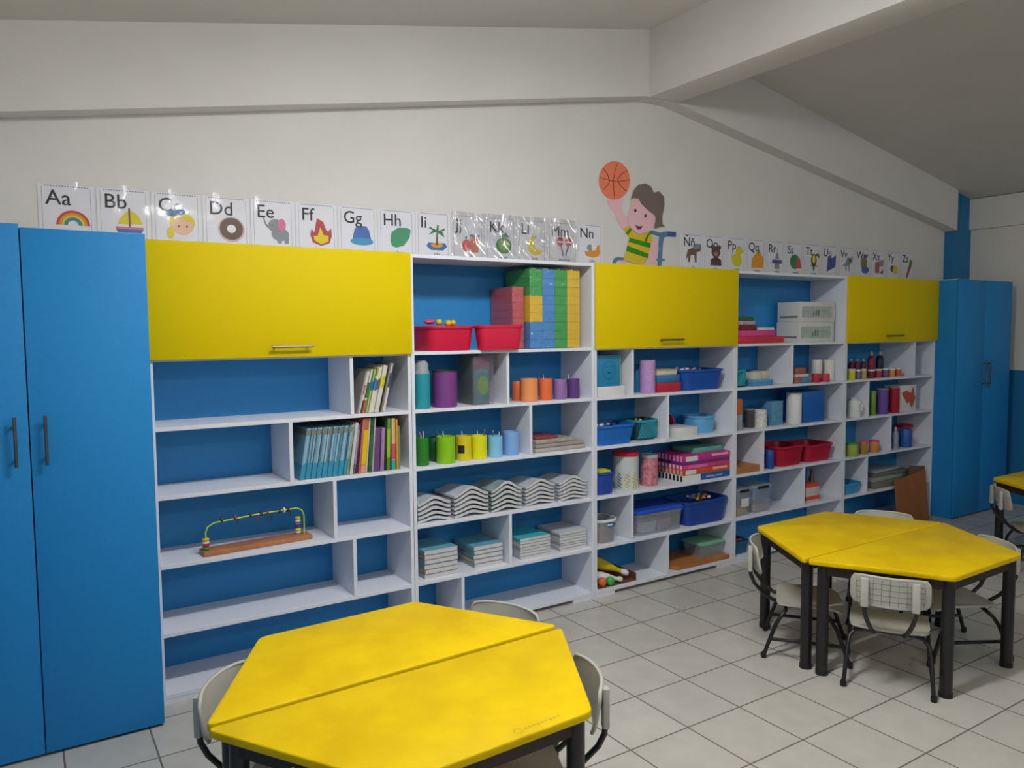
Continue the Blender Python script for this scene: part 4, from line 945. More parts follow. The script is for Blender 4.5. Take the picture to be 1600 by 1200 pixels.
# ---- unit 3, row 1
t, w_, h = carton('white_box', 'low white box under the blue smiley card', 'box', 934, 976, 604, 1, .03, .2, p_white)
zt_ = ROW[1] + h
t, w_, h2 = carton('smiley_card_box', 'square blue box with a printed smiling face on its front', 'box', 934, 969, 555, 1, .05, .02, cv(30, 130, 176), z=zt_ + .0005)
b = MB(); fr = []
for i in range(25): a = 2 * PI * i / 24; fr.append((.05 * math.cos(a), -.0008, h2 * .52 + .055 * math.sin(a)))
b.tube(fr, .0009, m_ink, n=4, caps=False); b.poly([(-.02, -.001, h2 * .48), (.0, -.001, h2 * .40), (.02, -.001, h2 * .48), (.0, -.001, h2 * .45)], m_ink)
for s_ in (-1, 1): b.tube([(s_ * .022 - .01, -.001, h2 * .62), (s_ * .022, -.001, h2 * .66), (s_ * .022 + .01, -.001, h2 * .62)], .001, m_ink, n=4)
b.build('printed_face', t)
b = MB(); b.box(w_ / 2, w_ / 2 + .003, 0, .02, .0, h2, cv(190, 200, 60)); b.build('yellow_edge', t)
b = MB(); pts = [(0, 0), (.045, .0), (.05, .06), (.03, .1), (.02, .04), (.0, .05)]
b.loft([[(p[0], 0, p[1]) for p in pts], [(p[0], .03, p[1]) for p in pts]], M('gold foil', (150, 125, 60), .35, metal=.6, noise=.2))
small('gold_ornament', 'crumpled golden ornament behind the blue smiley box', 'ornament', b, (X(968, .1, 1.3) - .045, .1, zt_ + .0005 ))
can('paper_covered_canister', 'blue canister half hidden behind the glittery lilac one', 'canister', 988, 1003, 568, 1, .17, cv(40, 130, 180))
can('glitter_canister', 'glittery lilac cylinder canister', 'canister', 999, 1024, 563, 1, .07, M('lilac glitter', (190, 150, 205), .3, noise=.25, nscale=200))
t, w_, h = carton('storage_box', 'red box at the bottom of the small box stack', 'box', 1027, 1064, 598, 1, .04, .16, cv(180, 36, 62))
zz_ = ROW[1] + h
t, w_, h = carton('storage_box', 'blue box in the middle of the small box stack', 'box', 1027, 1062, 586, 1, .06, .15, cv(60, 120, 170), z=zz_ + .0005)
zz_ += h
carton('storage_box', 'cream box on top of the small box stack', 'box', 1027, 1058, 577, 1, .07, .14, cream, z=zz_ + .001, lidm=cv(196, 176, 120))
t, w_, h, xc = tub('blue_tub', 'blue tub full of white and lilac pieces, below the flap door', 1070, 1134, 577, 1, .02, .25, p_blue)
def contents(xc, yc, z, n, rx, ry, cols_, label, grp, size=.016, seed=3, name='toy_piece', cat='toy', flat_=.6):
    rn = random.Random(seed); nx = max(1, math.ceil(math.sqrt(n)))
    for i in range(n):
        b = MB(); s_ = size * (.8 + .3 * rn.random())
        if i % 2: b.box(-s_, s_, -s_ * .6, s_ * .6, -s_ * .4, s_ * .4, cols_[i % len(cols_)], bev=s_ * .2)
        else: b.lathe([(s_ * .6, -s_ * .5), (s_ * .7, 0), (s_ * .5, s_ * .5)], 0, 0, cols_[i % len(cols_)], n=10)
        gx, gy = (i % nx + .5) / nx * 2 - 1, (i // nx + .5) / nx * 2 - 1
        o = b.build(name, None, loc=(xc + gx * rx, yc + gy * ry, z + rn.random() * size * .4)); o.rotation_euler = (rn.random() * flat_, rn.random() * flat_, rn.random() * 3)
        tag(o, label, cat, grp)
def bed(xc, yc, z, rx, ry, m, name, label, cat='toy pieces', th=.03, zb=None):
    b = MB(); b.loft([rrect(rx * 2 * .92, ry * 2 * .92, min(rx, ry) * .3, -th), rrect(rx * 2, ry * 2, min(rx, ry) * .3, 0)], m); o = small(name, label, cat, b, (xc, yc, z)); o['kind'] = 'stuff'; return o
contents(xc - .02, .12, ROW[1] + h + 0, 0, 0, 0, [], '', '')
contents(xc - .06, .12, ROW[1] + Zat(577, xc, .02) - ROW[1] - .002, 9, .09, .07, [p_white, cv(170, 150, 200), cv(70, 60, 90)], 'small white and lilac piece heaped in the upper blue tub', 'pieces heaped in the upper blue tub', seed=5)
# row 2
t, w_, h, xc = tub('blue_tub', 'blue tub with white papers inside, left of the teal lattice basket', 934, 996, 664, 2, .01, .25, P_('bright blue tub', (22, 104, 190), .4))
zr = ROW[2] + h
contents(xc - .03, .12, zr - .008, 7, .08, .07, [p_white, cv(180, 190, 210), cv(50, 60, 90)], 'small white piece in the blue tub beside the teal basket', 'pieces in the blue tub beside the teal basket', seed=8)
t, w_, h, xc = tub('lattice_basket', 'teal lattice basket beside the blue tub', 996, 1036, 656, 2, .05, .2, P_('dark teal', (14, 58, 76), .5), cat='basket', rimm=p_teal, lattice=p_teal)
contents(xc, .13, ROW[2] + h - .008, 3, .04, .04, [cv(190, 170, 90), cv(60, 60, 60)], 'small item lying in the teal lattice basket', 'items in the teal lattice basket', seed=9)
b = MB(); b.lathe([(.042, 0), (.045, .008), (.042, .014)], 0, 0, cv(205, 50, 90), n=24); o = small('pink_disc', 'pink round lid leaning against the divider', 'lid', b, (X(1047.5, .25, 1.0) , .262, ROW[2] + .075)); o.rotation_euler = (R2(5), R2(86), 0)
carton('white_box', 'low white box in front of the light blue bowl', 'box', 1056, 1090, 668, 2, .02, .18, p_white)
t, w_, h, xc = tub('light_blue_bowl', 'light blue oval bowl behind the low white box', 1093, 1124, 650, 2, .06, .2, p_lblue, cat='bowl', rad=.08, taper=.92)
# row 3
t, w_, h, xc = tub('blue_bucket', 'small blue bucket with lime pieces at the left of the row', 933, 966, 738, 3, .02, .13, P_('bucket blue', (36, 70, 160), .4), cat='bucket', taper=.8)
bed(xc, .085, ROW[3] + h + .006, .045, .05, p_lime, 'lime_pieces', 'lime pieces filling the small blue bucket', th=.03)
t, r, h = can('plastic_jar', 'large clear jar with a red lid and gold dotted base', 'jar', 957, 998, 713, 3, .12, P_('milky jar', (196, 206, 204), .3), open_=False, lid=p_red, lidh=.022)
b = MB()
for i in range(60):
    a = R2(190 + (i * 37) % 110); zz = .015 + (i * 53 % 100) / 100 * h * .45
    b.sphere((r * 1.0 * math.cos(a), r * 1.0 * math.sin(a), zz), .0045, p_yel if i % 3 else cv(80, 90, 60), n=6, k=4)
b.build('dotted_print', t)
t, r, h = can('plastic_jar', 'smaller clear jar of pink pieces with a grey lid', 'jar', 1000, 1028, 716, 3, .11, M('pink jar', (190, 120, 130), .35, noise=.45, nscale=40), open_=False, lid=cv(170, 172, 180), lidh=.02)
# board games: corner toward the room
zg = ROW[3]
def game(label, z, h_, cf, cl_, side, x0, x1, d, y=.02, parts=()):
    t = thing('board_game_box', label, 'board game', ((x0 + x1) / 2, y, z), 0, 'board games stacked in the middle row'); w_ = x1 - x0
    b = MB(); b.box(-w_ / 2, w_ / 2, 0, d, 0, h_, cf, bev=.001); b.build('box', t)
    if side:
        b = MB(); n_ = 8
        for i in range(n_): b.box(-w_ / 2 - .0006, -w_ / 2, .012 + i * d / n_, .012 + i * d / n_ + d / n_ * .5, .003, h_ - .003, side)
        b.build('side_stripes', t)
    for (a, c, z0_, z1_, m) in parts:
        b = MB(); b.box(-w_ / 2 + a * w_, -w_ / 2 + c * w_, -.0008, 0, z0_ * h_, z1_ * h_, m); b.build('label_patch', t)
    return t, w_
gx0, gx1 = X(1068, .02, zg), bounds[3] - T - .006
t, gw = game('white and blue board game box at the bottom of the game stack', zg + .0, .043, p_white, None, cv(30, 30, 40), gx0, gx1, .27, parts=((.36, 1.0, 0, 1, cv(26, 90, 160)),))
text('box_lettering', 'Alfabeto móvil', .026, p_white, (.065, -.0014, .012), FRONT, t)
game('orange red board game box, second from the bottom', zg + .0445, .036, cv(205, 80, 50), None, cv(235, 190, 170), gx0 + .002, gx1, .27, parts=((.04, .26, .1, .9, p_white), (.62, .94, .45, .9, cv(240, 180, 150))))
game('pink board game box in the middle of the game stack', zg + .0815, .030, cv(214, 60, 120), None, cv(240, 220, 225), gx0 - .002, gx1 + .001, .27, parts=((.1, .5, .2, .8, cv(230, 110, 160)),))
game('thin purple board game box in the game stack', zg + .1125, .018, cv(110, 50, 130), None, None, gx0, gx1, .27)
t, gw = game('magenta board game box on top of the game stack', zg + .1315, .042, cv(196, 44, 132), None, cv(230, 170, 200), gx0 - .002, gx1 + .002, .27, parts=((.05, .3, .1, .85, p_white), (.6, .95, .5, .85, cv(235, 180, 215))))
ga, gb = X(1084, .06, zg + .2), X(1129, .06, zg + .2)
b = MB(); b.box(-(gb - ga) / 2, (gb - ga) / 2, 0, .2, 0, .036, cv(100, 170, 155), bev=.003); small('green_box', 'pale green box lying on the board games', 'box', b, ((ga + gb) / 2, .06, zg + .174))
# row 4
t, w_, h, xc = tub('food_container', 'clear food container with a blue oval label', 936, 968, 812, 4, .02, .18, clearp, rimm=p_white, cat='container', taper=.9)
b = MB(); b.lathe([(.033, 0), (.033, .001)], 0, 0, cv(40, 100, 150), n=20); o = b.build('oval_label', t); o.rotation_euler = FRONT; o.location = (.01, -.0955, h - .03); o.scale = (1, .42, 1)
b = MB(); b.box(-.02, .02, -.0975, -.0965, h - .035, h - .026, p_white); b.build('label_print', t)
bed(xc, .11, ROW[4] + .06, w_ * .38, .07, cv(160, 120, 100), 'craft_pieces', 'brownish pieces at the bottom of the clear food container', th=.05)
t, w_, h, xc = tub('storage_box', 'clear storage box with a blue lid and soft contents', 996, 1067, 799, 4, .02, .25, clearp, cat='storage box', taper=.94, rad=.02)
b = MB(); b.loft([rrect(w_ + .012, .262, .02, h), rrect(w_ + .014, .264, .02, h + .012), rrect(w_ - .01, .24, .02, h + .022)], P_('lid blue', (40, 80, 190), .35)); o = b.build('lid', t); o['label'] = 'blue lid'
bed(xc - .065, .14, ROW[4] + .075, w_ * .18, .09, cv(170, 180, 190), 'stored_cloth', 'pale cloth inside the blue-lidded storage box', th=.068); bed(xc + .075, .14, ROW[4] + .08, w_ * .16, .09, cv(160, 120, 150), 'stored_cloth', 'mauve cloth inside the blue-lidded storage box', th=.072)
t, w_, h, xc = tub('blue_tub', 'blue tub with orange and yellow pieces, right of the lidded box', 1074, 1143, 781, 4, .01, .26, P_('tub deep blue', (20, 66, 150), .4))
contents(xc + .02, .13, ROW[4] + h - .004, 9, .08, .07, [p_yel, cv(220, 140, 60), p_white, cv(150, 160, 170)], 'yellow or orange piece heaped in the lower blue tub', 'pieces heaped in the lower blue tub', size=.018, seed=12)
# row 5: pins on a brown tray
z = ROW[5]; brown = M('brown cardboard dark', (104, 66, 46), .6, noise=.1, nscale=12)
tx0, tx1 = X(936, .02, z), X(994, .02, z)
t = thing('brown_tray', 'brown cardboard tray holding the toy pins', 'tray', ((tx0 + tx1) / 2, .02, z)); w_ = tx1 - tx0
b = MB(); b.box(-w_ / 2, w_ / 2, 0, .25, 0, .008, brown); b.build('floor_panel', t)
b = MB(); b.box(w_ / 2 - .004, w_ / 2, 0, .25, .008, .05, brown); b.build('side_wall', t)
b = MB(); b.loft([[(-w_ / 2, .246, .008), (w_ / 2 - .004, .246, .008), (w_ / 2 - .004, .25, .05), (-w_ / 2 + .03, .25, .2), (-w_ / 2, .25, .2)], [(-w_ / 2, .25, .008), (w_ / 2 - .004, .25, .008), (w_ / 2 - .004, .254, .05), (-w_ / 2 + .03, .254, .2), (-w_ / 2, .254, .2)]], brown); b.build('back_wall', t)
def pin(label, p0, p1, c, tip, r=.026):
    p0, p1 = Vector(p0), Vector(p1); L = (p1 - p0).length
    t = thing('bowling_pin', label, 'toy pin', tuple(p0)); t.rotation_euler = (p1 - p0).to_track_quat('Z', 'Y').to_euler()
    b = MB(); b.lathe([(r * .7, 0), (r, .02), (r * 1.05, L * .3), (r * .8, L * .5), (r * .45, L * .7), (r * .42, L * .8)], 0, 0, c, n=16); b.build('body', t, ang=60)
    b = MB(); b.lathe([(r * .42, L * .8), (r * .6, L * .88), (r * .55, L * .96), (r * .2, L)], 0, 0, tip, n=16); b.build('head', t, ang=60)
x_ = X(975, .06, z)
pin('yellow toy bowling pin with a white head on the brown tray', (tx0 + .035, .17, z + .14), (X(991, .03, z) - .03, .05, z + .042), cv(205, 180, 20), p_white, .034)
pin('white toy bowling pin lying on the brown tray', (tx0 + .05, .13, z + .046), (X(970, .03, z), .012, z + .03), p_white, cv(225, 220, 205), .028)
for lb, u, y, c in (('orange toy ball on the brown tray', 941, .033, (235, 100, 50)), ('green toy ball on the brown tray', 953.5, .024, (60, 180, 80))):
    b = MB(); b.sphere((0, 0, 0), .027, cv(*c)); small('toy_ball', lb, 'ball', b, (X(u, y, z + .03), y, z + .008 + .027))
xa, xb = fit(X(1050, .01, z), X(1142, .03, z), z); t = thing('wooden_board', 'flat wooden board in the bottom bay under the clear container', 'board', ((xa + xb) / 2, .012, z))
b = MB(); b.prism(rpoly([(-(xb - xa) / 2 + .06, 0), ((xb - xa) / 2, 0.0), ((xb - xa) / 2, .27), (-(xb - xa) / 2, .27), (-(xb - xa) / 2, .10)], .01), 0, .026, M('board wood', (178, 116, 62), .5, noise=.1, nscale=10)); b.build('board', t)
t, w_, h, xc = tub('food_container', 'clear container with a pale green lid on the wooden board', 1096, 1134, 850, 5, .05, .18, clearp, cat='container', taper=.92, z=z + .0265, rad=.02)
b = MB(); b.loft([rrect(w_ + .01, .19, .02, h), rrect(w_ + .012, .192, .02, h + .01), rrect(w_ - .01, .17, .02, h + .016)], P_('lid green', (120, 180, 150), .4)); b.build('lid', t)

# ---- unit 4, top bay
z0 = ROW[0]; grp = 'items piled left in the fourth unit top bay'
def pilebox(label, ua, ub, va, vb, y, d, m, name='storage_box', cat='box', z=None):
    xa, xb = fit(X(ua, y, z0), X(ub, y, z0), z0); xc = (xa + xb) / 2; z_ = z0 if z is None else z; h_ = Zat(va, xc, y) - Zat(vb, xc, y)
    b = MB(); b.box(-(xb - xa) / 2, (xb - xa) / 2, 0, d, 0, h_, m, bev=.003); small(name, label, cat, b, (xc, y, z_)); return z_ + h_ + .0005
zc = pilebox('red and orange box at the bottom of the left pile', 1153, 1225, 525, 536, .02, .26, M('red orange print', (205, 50, 66), .5, noise=.25, nscale=6))
zd = pilebox('bright pink box on the red one', 1153, 1212, 517, 526, .03, .24, cv(214, 70, 140), z=zc)
ze = pilebox('dark red patterned bundle on the pink box', 1153, 1182, 508, 517, .04, .2, M('dark red print', (120, 36, 44), .6, noise=.6, nscale=60), 'patterned_bundle', 'bundle', z=zd)
pilebox('small white tray on the pink box', 1185, 1210, 513, 517.5, .05, .12, p_white, 'white_tray', 'tray', z=zd)
zf = pilebox('pale lilac bundle above the dark red one', 1153, 1180, 502, 508, .04, .2, M('lilac print', (180, 160, 190), .6, noise=.4, nscale=50), 'patterned_bundle', 'bundle', z=ze)
pilebox('dark green bundle on top of the left pile', 1153, 1177, 496, 502, .05, .18, M('green print', (50, 100, 60), .6, noise=.5, nscale=60), 'patterned_bundle', 'bundle', z=zf)
for nm, lb, v0, v1, zb_, dx in (('drawer_box', 'white drawer box with a printed picture, lower of the two', 503, 534, z0, -.004), ('drawer_box', 'white drawer box with a printed picture, upper of the two', 471, 502, None, .004)):
    y = .06; xa, xb = X(1249, y, z0), X(1303, y, z0); xc = (xa + xb) / 2 + dx; w_ = xb - xa; h_ = Zat(v0, xc, y) - Zat(v1, xc, y)
    if zb_ is None: zb_ = zprev
    t = thing(nm, lb, 'box', (xc, y, zb_), 0, 'white drawer boxes'); b = MB(); b.box(-w_ / 2, w_ / 2, 0, .2, 0, h_, M('white carton', (214, 214, 208), .5), bev=.002); b.build('body', t)
    b = MB(); b.box(-w_ / 2 + .02, w_ / 2 - .03, -.0008, 0, h_ * .2, h_ * .78, M('printed picture', (170, 186, 176), .6, noise=.2, nscale=20)); b.build('printed_picture', t)
    b = MB()
    for q in (-.05, -.02, .01): b.box(q - .006, q + .006, -.0014, -.0008, h_ * .3, h_ * (.5 + .1 * (q > -.03)), cv(110, 96, 84))
    b.build('printed_figures', t)
    b = MB(); b.box(-w_ / 2 - .0006, -w_ / 2, .02, .18, h_ * .2, h_ * .3, m_inkg); b.build('side_print', t)
    zprev = zb_ + h_ + .0006
# row 1
t, w_, h, xc = tub('lattice_basket', 'teal lattice basket at the left of the fourth unit', 1152, 1166, 578, 1, .02, .2, P_('dark teal', (14, 58, 76), .5), cat='basket', rimm=p_teal, lattice=p_teal, taper=.95, rad=.01)
carton('storage_box', 'dark blue box beside the teal lattice basket', 'box', 1168, 1176, 578, 1, .2, .09, cv(30, 60, 120))
t, w_, h = carton('storage_box', 'light blue flat box under the cream boxes', 'box', 1178, 1208, 593, 1, .03, .16, cv(80, 150, 195), lidm=cv(110, 170, 205))
zz_ = ROW[1] + h
carton('cream_box', 'cream box leaning on the light blue flat box, left one', 'box', 1177, 1190, 578, 1, .06, .1, cream, z=zz_ + .0005, h=.05)
carton('cream_box', 'cream box on the light blue flat box, right one', 'box', 1191, 1203, 577, 1, .06, .1, cv(206, 196, 176), z=zz_ + .0005, h=.056)
t, w_, h = carton('small_box', 'pink grey small box at the bottom left of the small carton pile', 'box', 1241, 1252, 586, 1, .03, .1, cv(170, 110, 110), h=.04)
carton('small_box', 'light blue small box at the bottom right of the small carton pile', 'box', 1253, 1266, 584, 1, .03, .1, cv(90, 140, 180), h=.042)
carton('small_box', 'cream small box in the middle of the small carton pile', 'box', 1243, 1264, 580, 1, .035, .1, cream, z=ROW[1] + .043, h=.022)
carton('small_box', 'terracotta small box on top of the small carton pile', 'box', 1242, 1259, 567, 1, .04, .09, cv(180, 96, 76), z=ROW[1] + .0655, h=.045)
can('white_can', 'white can with a red base, left of the pair', 'can', 1268, 1284, 562, 1, .1, p_white, group='white cans with red bases', open_=False)
can('white_can', 'white can with a red base, right of the pair', 'can', 1285, 1303, 562, 1, .1, cv(226, 224, 218), group='white cans with red bases', open_=False)
for u0, u1, c, lb in ((1268, 1281, (190, 40, 60), 'red small pot before the left white can'), (1282.5, 1296, (200, 60, 80), 'red small pot before the right white can')):
    can('small_pot', lb, 'pot', u0, u1, 584, 1, .022, cv(*c), open_=False, group='red small pots before the white cans')
# row 2
t, w_, h = carton('grey_box', 'grey box carrying an orange box at the left of the row', 'box', 1149.5, 1160, 648, 2, .03, .16, cv(150, 158, 165))
carton('orange_box', 'orange box standing on the grey box', 'box', 1149.5, 1160, 625, 2, .04, .14, cv(205, 110, 40), z=ROW[2] + h + .0005, h=.105)
can('glass_jar', 'dark glass jar beside the white pot', 'jar', 1163, 1178, 641, 2, .1, M('dark glass', (70, 66, 72), .2), open_=False, lid=cv(130, 130, 132), lidh=.008)
t, r, h = can('white_pot', 'white pot with printed pattern and a curled handle', 'pot', 1178, 1198, 641, 2, .06, M('patterned white', (214, 212, 206), .4, noise=.25, nscale=50))
b = MB(); b.tube([(r, 0, h * .8), (r + .02, 0, h * .75), (r + .022, 0, h * .4), (r, 0, h * .3)], .004, p_white, n=6); b.build('handle', t, ang=70)
carton('storage_box', 'light blue patterned box beside the white pot', 'box', 1206, 1223, 627, 2, .06, .12, M('pale blue print', (90, 150, 190), .5, noise=.15, nscale=30))
can('white_jar', 'tall white jar between the two blue boxes', 'jar', 1228, 1252, 617, 2, .07, p_white, open_=False, lid=cv(206, 206, 204), lidh=.01)
carton('storage_box', 'tall blue box at the right of the row', 'box', 1255, 1288, 611, 2, .04, .2, cv(18, 98, 180))
# row 3
xa, xb = fit(X(1150, .02, ROW[3]), X(1189, .02, ROW[3]), ROW[3]); b = MB(); b.box(-(xb - xa) / 2, (xb - xa) / 2, 0, .26, 0, .045, M('board wood', (178, 116, 62), .5), bev=.002); small('wooden_box', 'flat brown wooden box in the small left bay', 'box', b, ((xa + xb) / 2, .02, ROW[3]))
can('blue_cup', 'dark blue plastic cup left of the red tubs', 'cup', 1195, 1209, 704, 3, .05, P_('cup blue', (34, 72, 160), .4))
tub('red_tub', 'dark red tub beside the blue cup in the fourth unit', 1219, 1260, 697, 3, .015, .26, P_('deep red tub', (176, 16, 52), .35), group='dark red tubs in the fourth unit')
tub('red_tub', 'dark red tub at the right of the fourth unit row', 1263, 1305, 694, 3, .02, .26, P_('deep red tub', (176, 16, 52), .35), group='dark red tubs in the fourth unit')
# row 4
for lb, ua, ub, vt, fc in (('clear lidded container with yellow contents and a white label', 1151, 1174, 766, cv(200, 160, 40)), ('clear lidded container with pinkish contents', 1178, 1205, 760, cv(180, 150, 145))):
    t, w_, h, xc = tub('clip_container', lb, ua, ub, vt, 4, .03, .15, clearp, cat='container', group='clear containers with black clips', taper=.94, rad=.015)
    b = MB(); b.loft([rrect(w_ + .008, .158, .015, h), rrect(w_ + .008, .158, .015, h + .01)], P_('clear lid', (150, 170, 180), .3)); b.build('lid', t)
    b = MB(); b.box(-w_ * .3, w_ * .3, -.084, -.078, h - .012, h + .006, m_black, bev=.002); b.build('clip', t)
    if 'label' in lb: b = MB(); b.box(-w_ * .2, w_ * .3, -.079, -.0765, h * .35, h * .68, p_white); b.build('label', t)
    bed(xc, .105, ROW[4] + .055, w_ * .4, .06, fc, 'craft_pieces', ('yellow' if fc.name.startswith('cover 200') else 'pinkish') + ' pieces inside a clear clip container', th=.048)
t, w_, h = carton('lunch_box', 'red and white striped container with an orange lid', 'container', 1259, 1280, 761, 4, .03, .13, P_('pale red', (206, 196, 190), .4))
b = MB(); b.box(-w_ / 2 - .001, w_ / 2 + .001, -.001, .131, h * .15, h * .4, cv(220, 70, 70)); b.build('red_band', t)
b = MB(); b.box(-w_ / 2 - .003, w_ / 2 + .003, -.003, .133, h, h + .02, P_('orange red', (225, 70, 50), .4), bev=.004); b.build('lid', t)
x_, r_ = crad(1270, 1279, .16, ROW[4]); b = MB(); b.lathe([(r_, 0), (r_, .13), (r_ * .5, .17), (r_ * .5, .2)], 0, 0, m_steel, n=14); small('steel_bottle', 'slim steel bottle behind the orange-lidded container', 'bottle', b, (x_, .2, ROW[4]))
# row 5
t, w_, h, xc = tub('blue_tub', 'dark teal tub with a red item, low at the left of the fourth unit', 1150, 1175, 846, 5, .03, .2, P_('deep teal', (20, 90, 130), .4))
contents(xc - .01, .09, ROW[5] + h - .004, 2, .035, .02, [cv(190, 50, 50), cv(180, 80, 60)], 'red piece in the low dark teal tub', 'red pieces in the low dark teal tub', seed=2)

# ---- unit 5, row 1: paints
def bottle(label, ua, ub, vt, y, c, cap, grp, row=1, name='paint_bottle'):
    z = ROW[row]; x, r = crad(ua, ub, y, z); h = Zat(vt, x, y) - z
    t = thing(name, label, 'bottle', (x, y, z), 0, grp)
    b = MB(); b.lathe([(r * .95, 0), (r, .004), (r, h * .68), (r * .8, h * .78), (r * .4, h * .84)], 0, 0, c, n=16); b.build('body', t, ang=50)
    b = MB(); b.lathe([(r * .45, h * .84), (r * .4, h * .97), (r * .25, h)], 0, 0, cap, n=12); b.build('cap', t)
dred = cv(120, 20, 40)
for i, (ua, ub, vt, y, c, lb) in enumerate(((1325, 1333.5, 560, .17, dred, 'short dark red paint bottle behind the yellow pot'), (1334, 1343, 560, .17, dred, 'short dark red paint bottle behind the grey blue pot'), (1344, 1353, 560, .17, cv(90, 20, 40), 'short maroon paint bottle left of the tall red one'),
                                       (1355, 1366.5, 549, .16, cv(150, 34, 50), 'tall red paint bottle'), (1368, 1380, 549, .17, cv(24, 30, 60), 'tall dark blue paint bottle'))):
    bottle(lb, ua, ub, vt, y, c, cv(190, 190, 200), 'paint bottles at the back')
for ua, ub, vt, c, lc, lb in ((1323, 1336, 579, (205, 205, 40), p_white, 'yellow paint pot at the left of the pot row'), (1336.5, 1344.5, 580, (110, 120, 150), p_white, 'narrow grey blue paint pot'), (1345, 1353.5, 579, (190, 160, 80), cream, 'narrow gold paint pot'),
                         (1356, 1366.5, 580, (110, 30, 40), p_white, 'dark red paint pot'), (1367, 1377.5, 579, (170, 60, 60), p_white, 'red and yellow paint pot'), (1378, 1388, 578, (110, 80, 140), p_white, 'white and purple paint pot'), (1388.5, 1398, 578, (215, 150, 60), p_white, 'orange paint pot second from the right end'), (1398.5, 1408, 577, (200, 90, 50), p_white, 'orange red paint pot at the right of the pot row')):
    can('paint_pot', lb, 'paint pot', ua, ub, vt, 1, .05, cv(*c), open_=False, lid=lc, lidh=.012, group='paint pots of the fifth unit', n=16)
# row 2
t, r, h = can('white_jug', 'white plastic jug in the small left bay', 'jug', 1323, 1345, 626, 2, .07, p_white, open_=False, lid=cv(205, 208, 204), lidh=.02, lidr=.6)
b = MB(); b.tube([(-.01, -r, h * .85), (-.01, -r - .022, h * .78), (-.01, -r - .022, h * .45), (-.01, -r, h * .35)], .006, p_white, n=8); b.build('handle', t, ang=70)
can('paper_covered_canister', 'olive green canister beside the divider', 'canister', 1359, 1368, 611, 2, .04, cv(110, 150, 40))
can('paper_covered_canister', 'purple canister between the green and red ones', 'canister', 1369, 1387, 608, 2, .06, cv(104, 76, 160), rim=cv(150, 150, 160))
can('paper_covered_canister', 'dark red canister beside the fish box', 'canister', 1388, 1404, 605, 2, .06, cv(168, 24, 48), rim=cv(150, 150, 160))
t, w_, h = carton('fish_box', 'white box with a brown orange fish shape on its front', 'box', 1406, 1431, 602, 2, .05, .14, p_white)
b = MB(); pts = [(-.4, .75), (-.1, .8), (.15, .7), (.3, .95), (.38, .6), (.45, .5), (.3, .2), (.2, .12), (.05, .35), (-.1, .3), (-.2, .45), (-.35, .6)]
b.loft([[(p[0] * w_, -.001, p[1] * h) for p in pts], [(p[0] * w_, -.0002, p[1] * h) for p in pts]], cv(190, 90, 50)); b.build('fish_shape', t)
# row 3
for ua, ub, vt, y, c, lc, lb in ((1321, 1340, 695, .04, (150, 170, 60), cv(70, 150, 80), 'olive modelling dough pot with a green lid'), (1342, 1355, 693, .05, (170, 130, 60), cv(225, 80, 120), 'gold modelling dough pot with a pink lid, middle of the three'), (1357, 1373, 691, .05, (210, 140, 70), cv(235, 60, 140), 'orange modelling dough pot with a bright pink lid')):
    can('dough_pot', lb, 'dough pot', ua, ub, vt, 3, y, cv(*c), open_=False, lid=lc, lidh=.014, group='modelling dough pots', n=18)
bottle('small pale bottle beside the divider', 1394, 1403, 667, .05, cv(150, 160, 175), cv(190, 190, 196), None, row=3, name='small_bottle')
t, r, h = can('blue_canister', 'blue canister in front of the red-lidded bucket', 'canister', 1405, 1424, 671, 3, .06, P_('canister blue', (40, 90, 170), .4), open_=False)
x_, r_ = crad(1404, 1432, .2, ROW[3]); r_ = min(r_, .098); x_ = min(x_, bounds[5] - T - .004 - r_); t = thing('lidded_bucket', 'pale bucket with a wide red lid behind the blue canister', 'bucket', (x_, .2, ROW[3])); hh = Zat(669, x_, .1) - ROW[3]
b = MB(); b.lathe([(r_ * .8, 0), (r_ * .9, hh)], 0, 0, P_('pale pink', (200, 160, 165), .4), n=24); b.build('body', t); b = MB(); b.lathe([(r_, hh), (r_, hh + .02), (r_ * .9, hh + .026)], 0, 0, P_('lid red', (180, 24, 48), .4), n=24); o = b.build('lid', t); o['label'] = 'wide red lid'
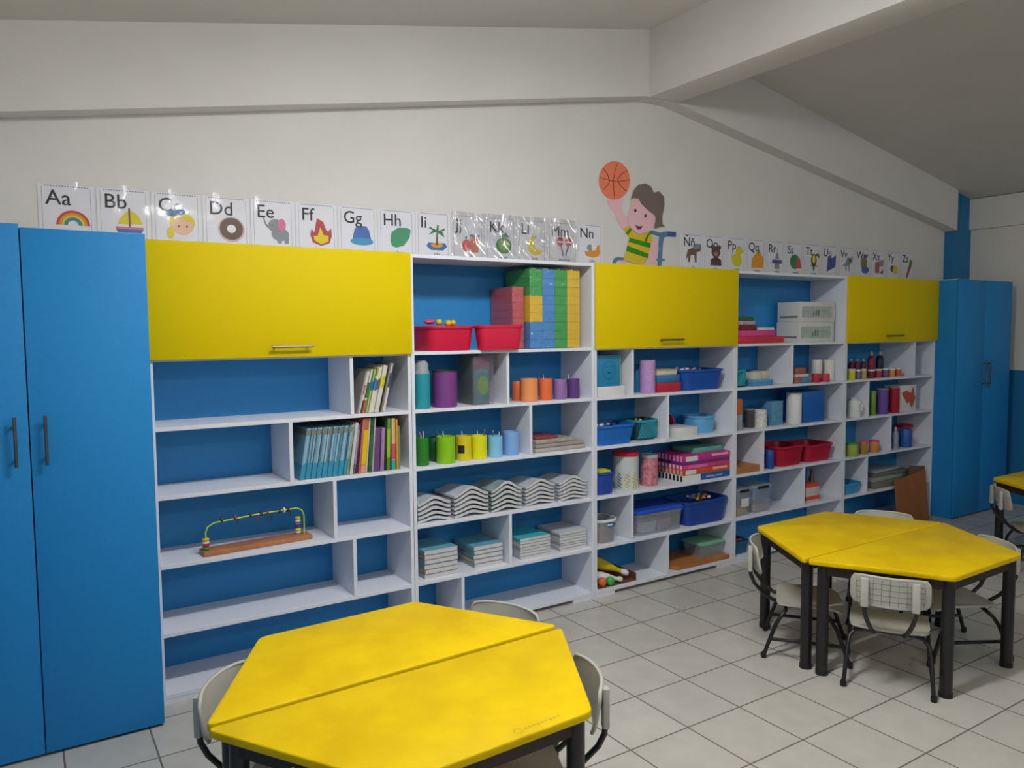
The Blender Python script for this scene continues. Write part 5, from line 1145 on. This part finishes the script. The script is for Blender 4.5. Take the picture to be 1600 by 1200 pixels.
# row 4
tub('light_blue_tub', 'light blue tub in the small lower left bay', 1321, 1351, 755, 4, .02, .22, P_('sky blue tub', (60, 150, 205), .4), taper=.86)
z = ROW[4]
for k, (ua, ub, y, th, c, lb) in enumerate(((1366, 1436, .03, .05, cv(120, 118, 104), 'lowest grey brown paper bundle in the lower bay'), (1362, 1430, .05, .03, cv(150, 156, 150), 'pale paper bundle in the middle of the lower bay pile'), (1368, 1420, .06, .03, cv(110, 112, 100), 'dark grey green paper bundle near the top of the lower bay pile'), (1366, 1410, .08, .02, cv(150, 165, 175), 'bluish paper bundle on top of the lower bay pile'))):
    xa, xb = X(ua, y, z), X(ub, y, z); b = MB(); b.box(-(xb - xa) / 2, (xb - xa) / 2, 0, .2, 0, th, c, bev=.006); zk = sum((.051, .031, .031, .021)[:k]); small('paper_bundle', lb, 'paper', b, ((xa + xb) / 2, y, z + zk), 'paper bundles in the lower bay', rz=R2((0, 3, -4, 5)[k]))
# cardboard sheets leaning against the right end of unit 5
card_m = M('brown cardboard', (150, 92, 48), .7, noise=.1, nscale=10)
for lb, us, vt, yt, yb_, c, th in (('large brown cardboard sheet leaning against the fifth unit', (1405, 1452, 1446, 1399), (733, 752), -.02, -.12, card_m, .008), ('darker cardboard sheet showing above the large one', (1424, 1450, 1445, 1422), (728, 728), -.004, -.055, M('dark cardboard', (112, 84, 56), .7), .008)):
    xa, xb = X(us[0], yb_, .02), X(us[1], yb_, .02); xc = (xa + xb) / 2; x2, x3 = X(us[2], yt, .5) - xc, X(us[3], yt, .5) - xc
    h2, h3 = Zat(vt[0], xc + x2, yt), Zat(vt[1], xc + x3, yt); w_ = (xb - xa) / 2; b = MB()
    b.loft([[(-w_, 0, 0), (w_, 0, 0), (x2, yt - yb_, h2), (x3, yt - yb_, h3)], [(-w_, th, 0), (w_, th, 0), (x2, yt - yb_ + th, h2), (x3, yt - yb_ + th, h3)]], c)
    small('cardboard_sheet', lb, 'cardboard', b, (xc, yb_, 0.001), 'cardboard sheets by the right wardrobe')
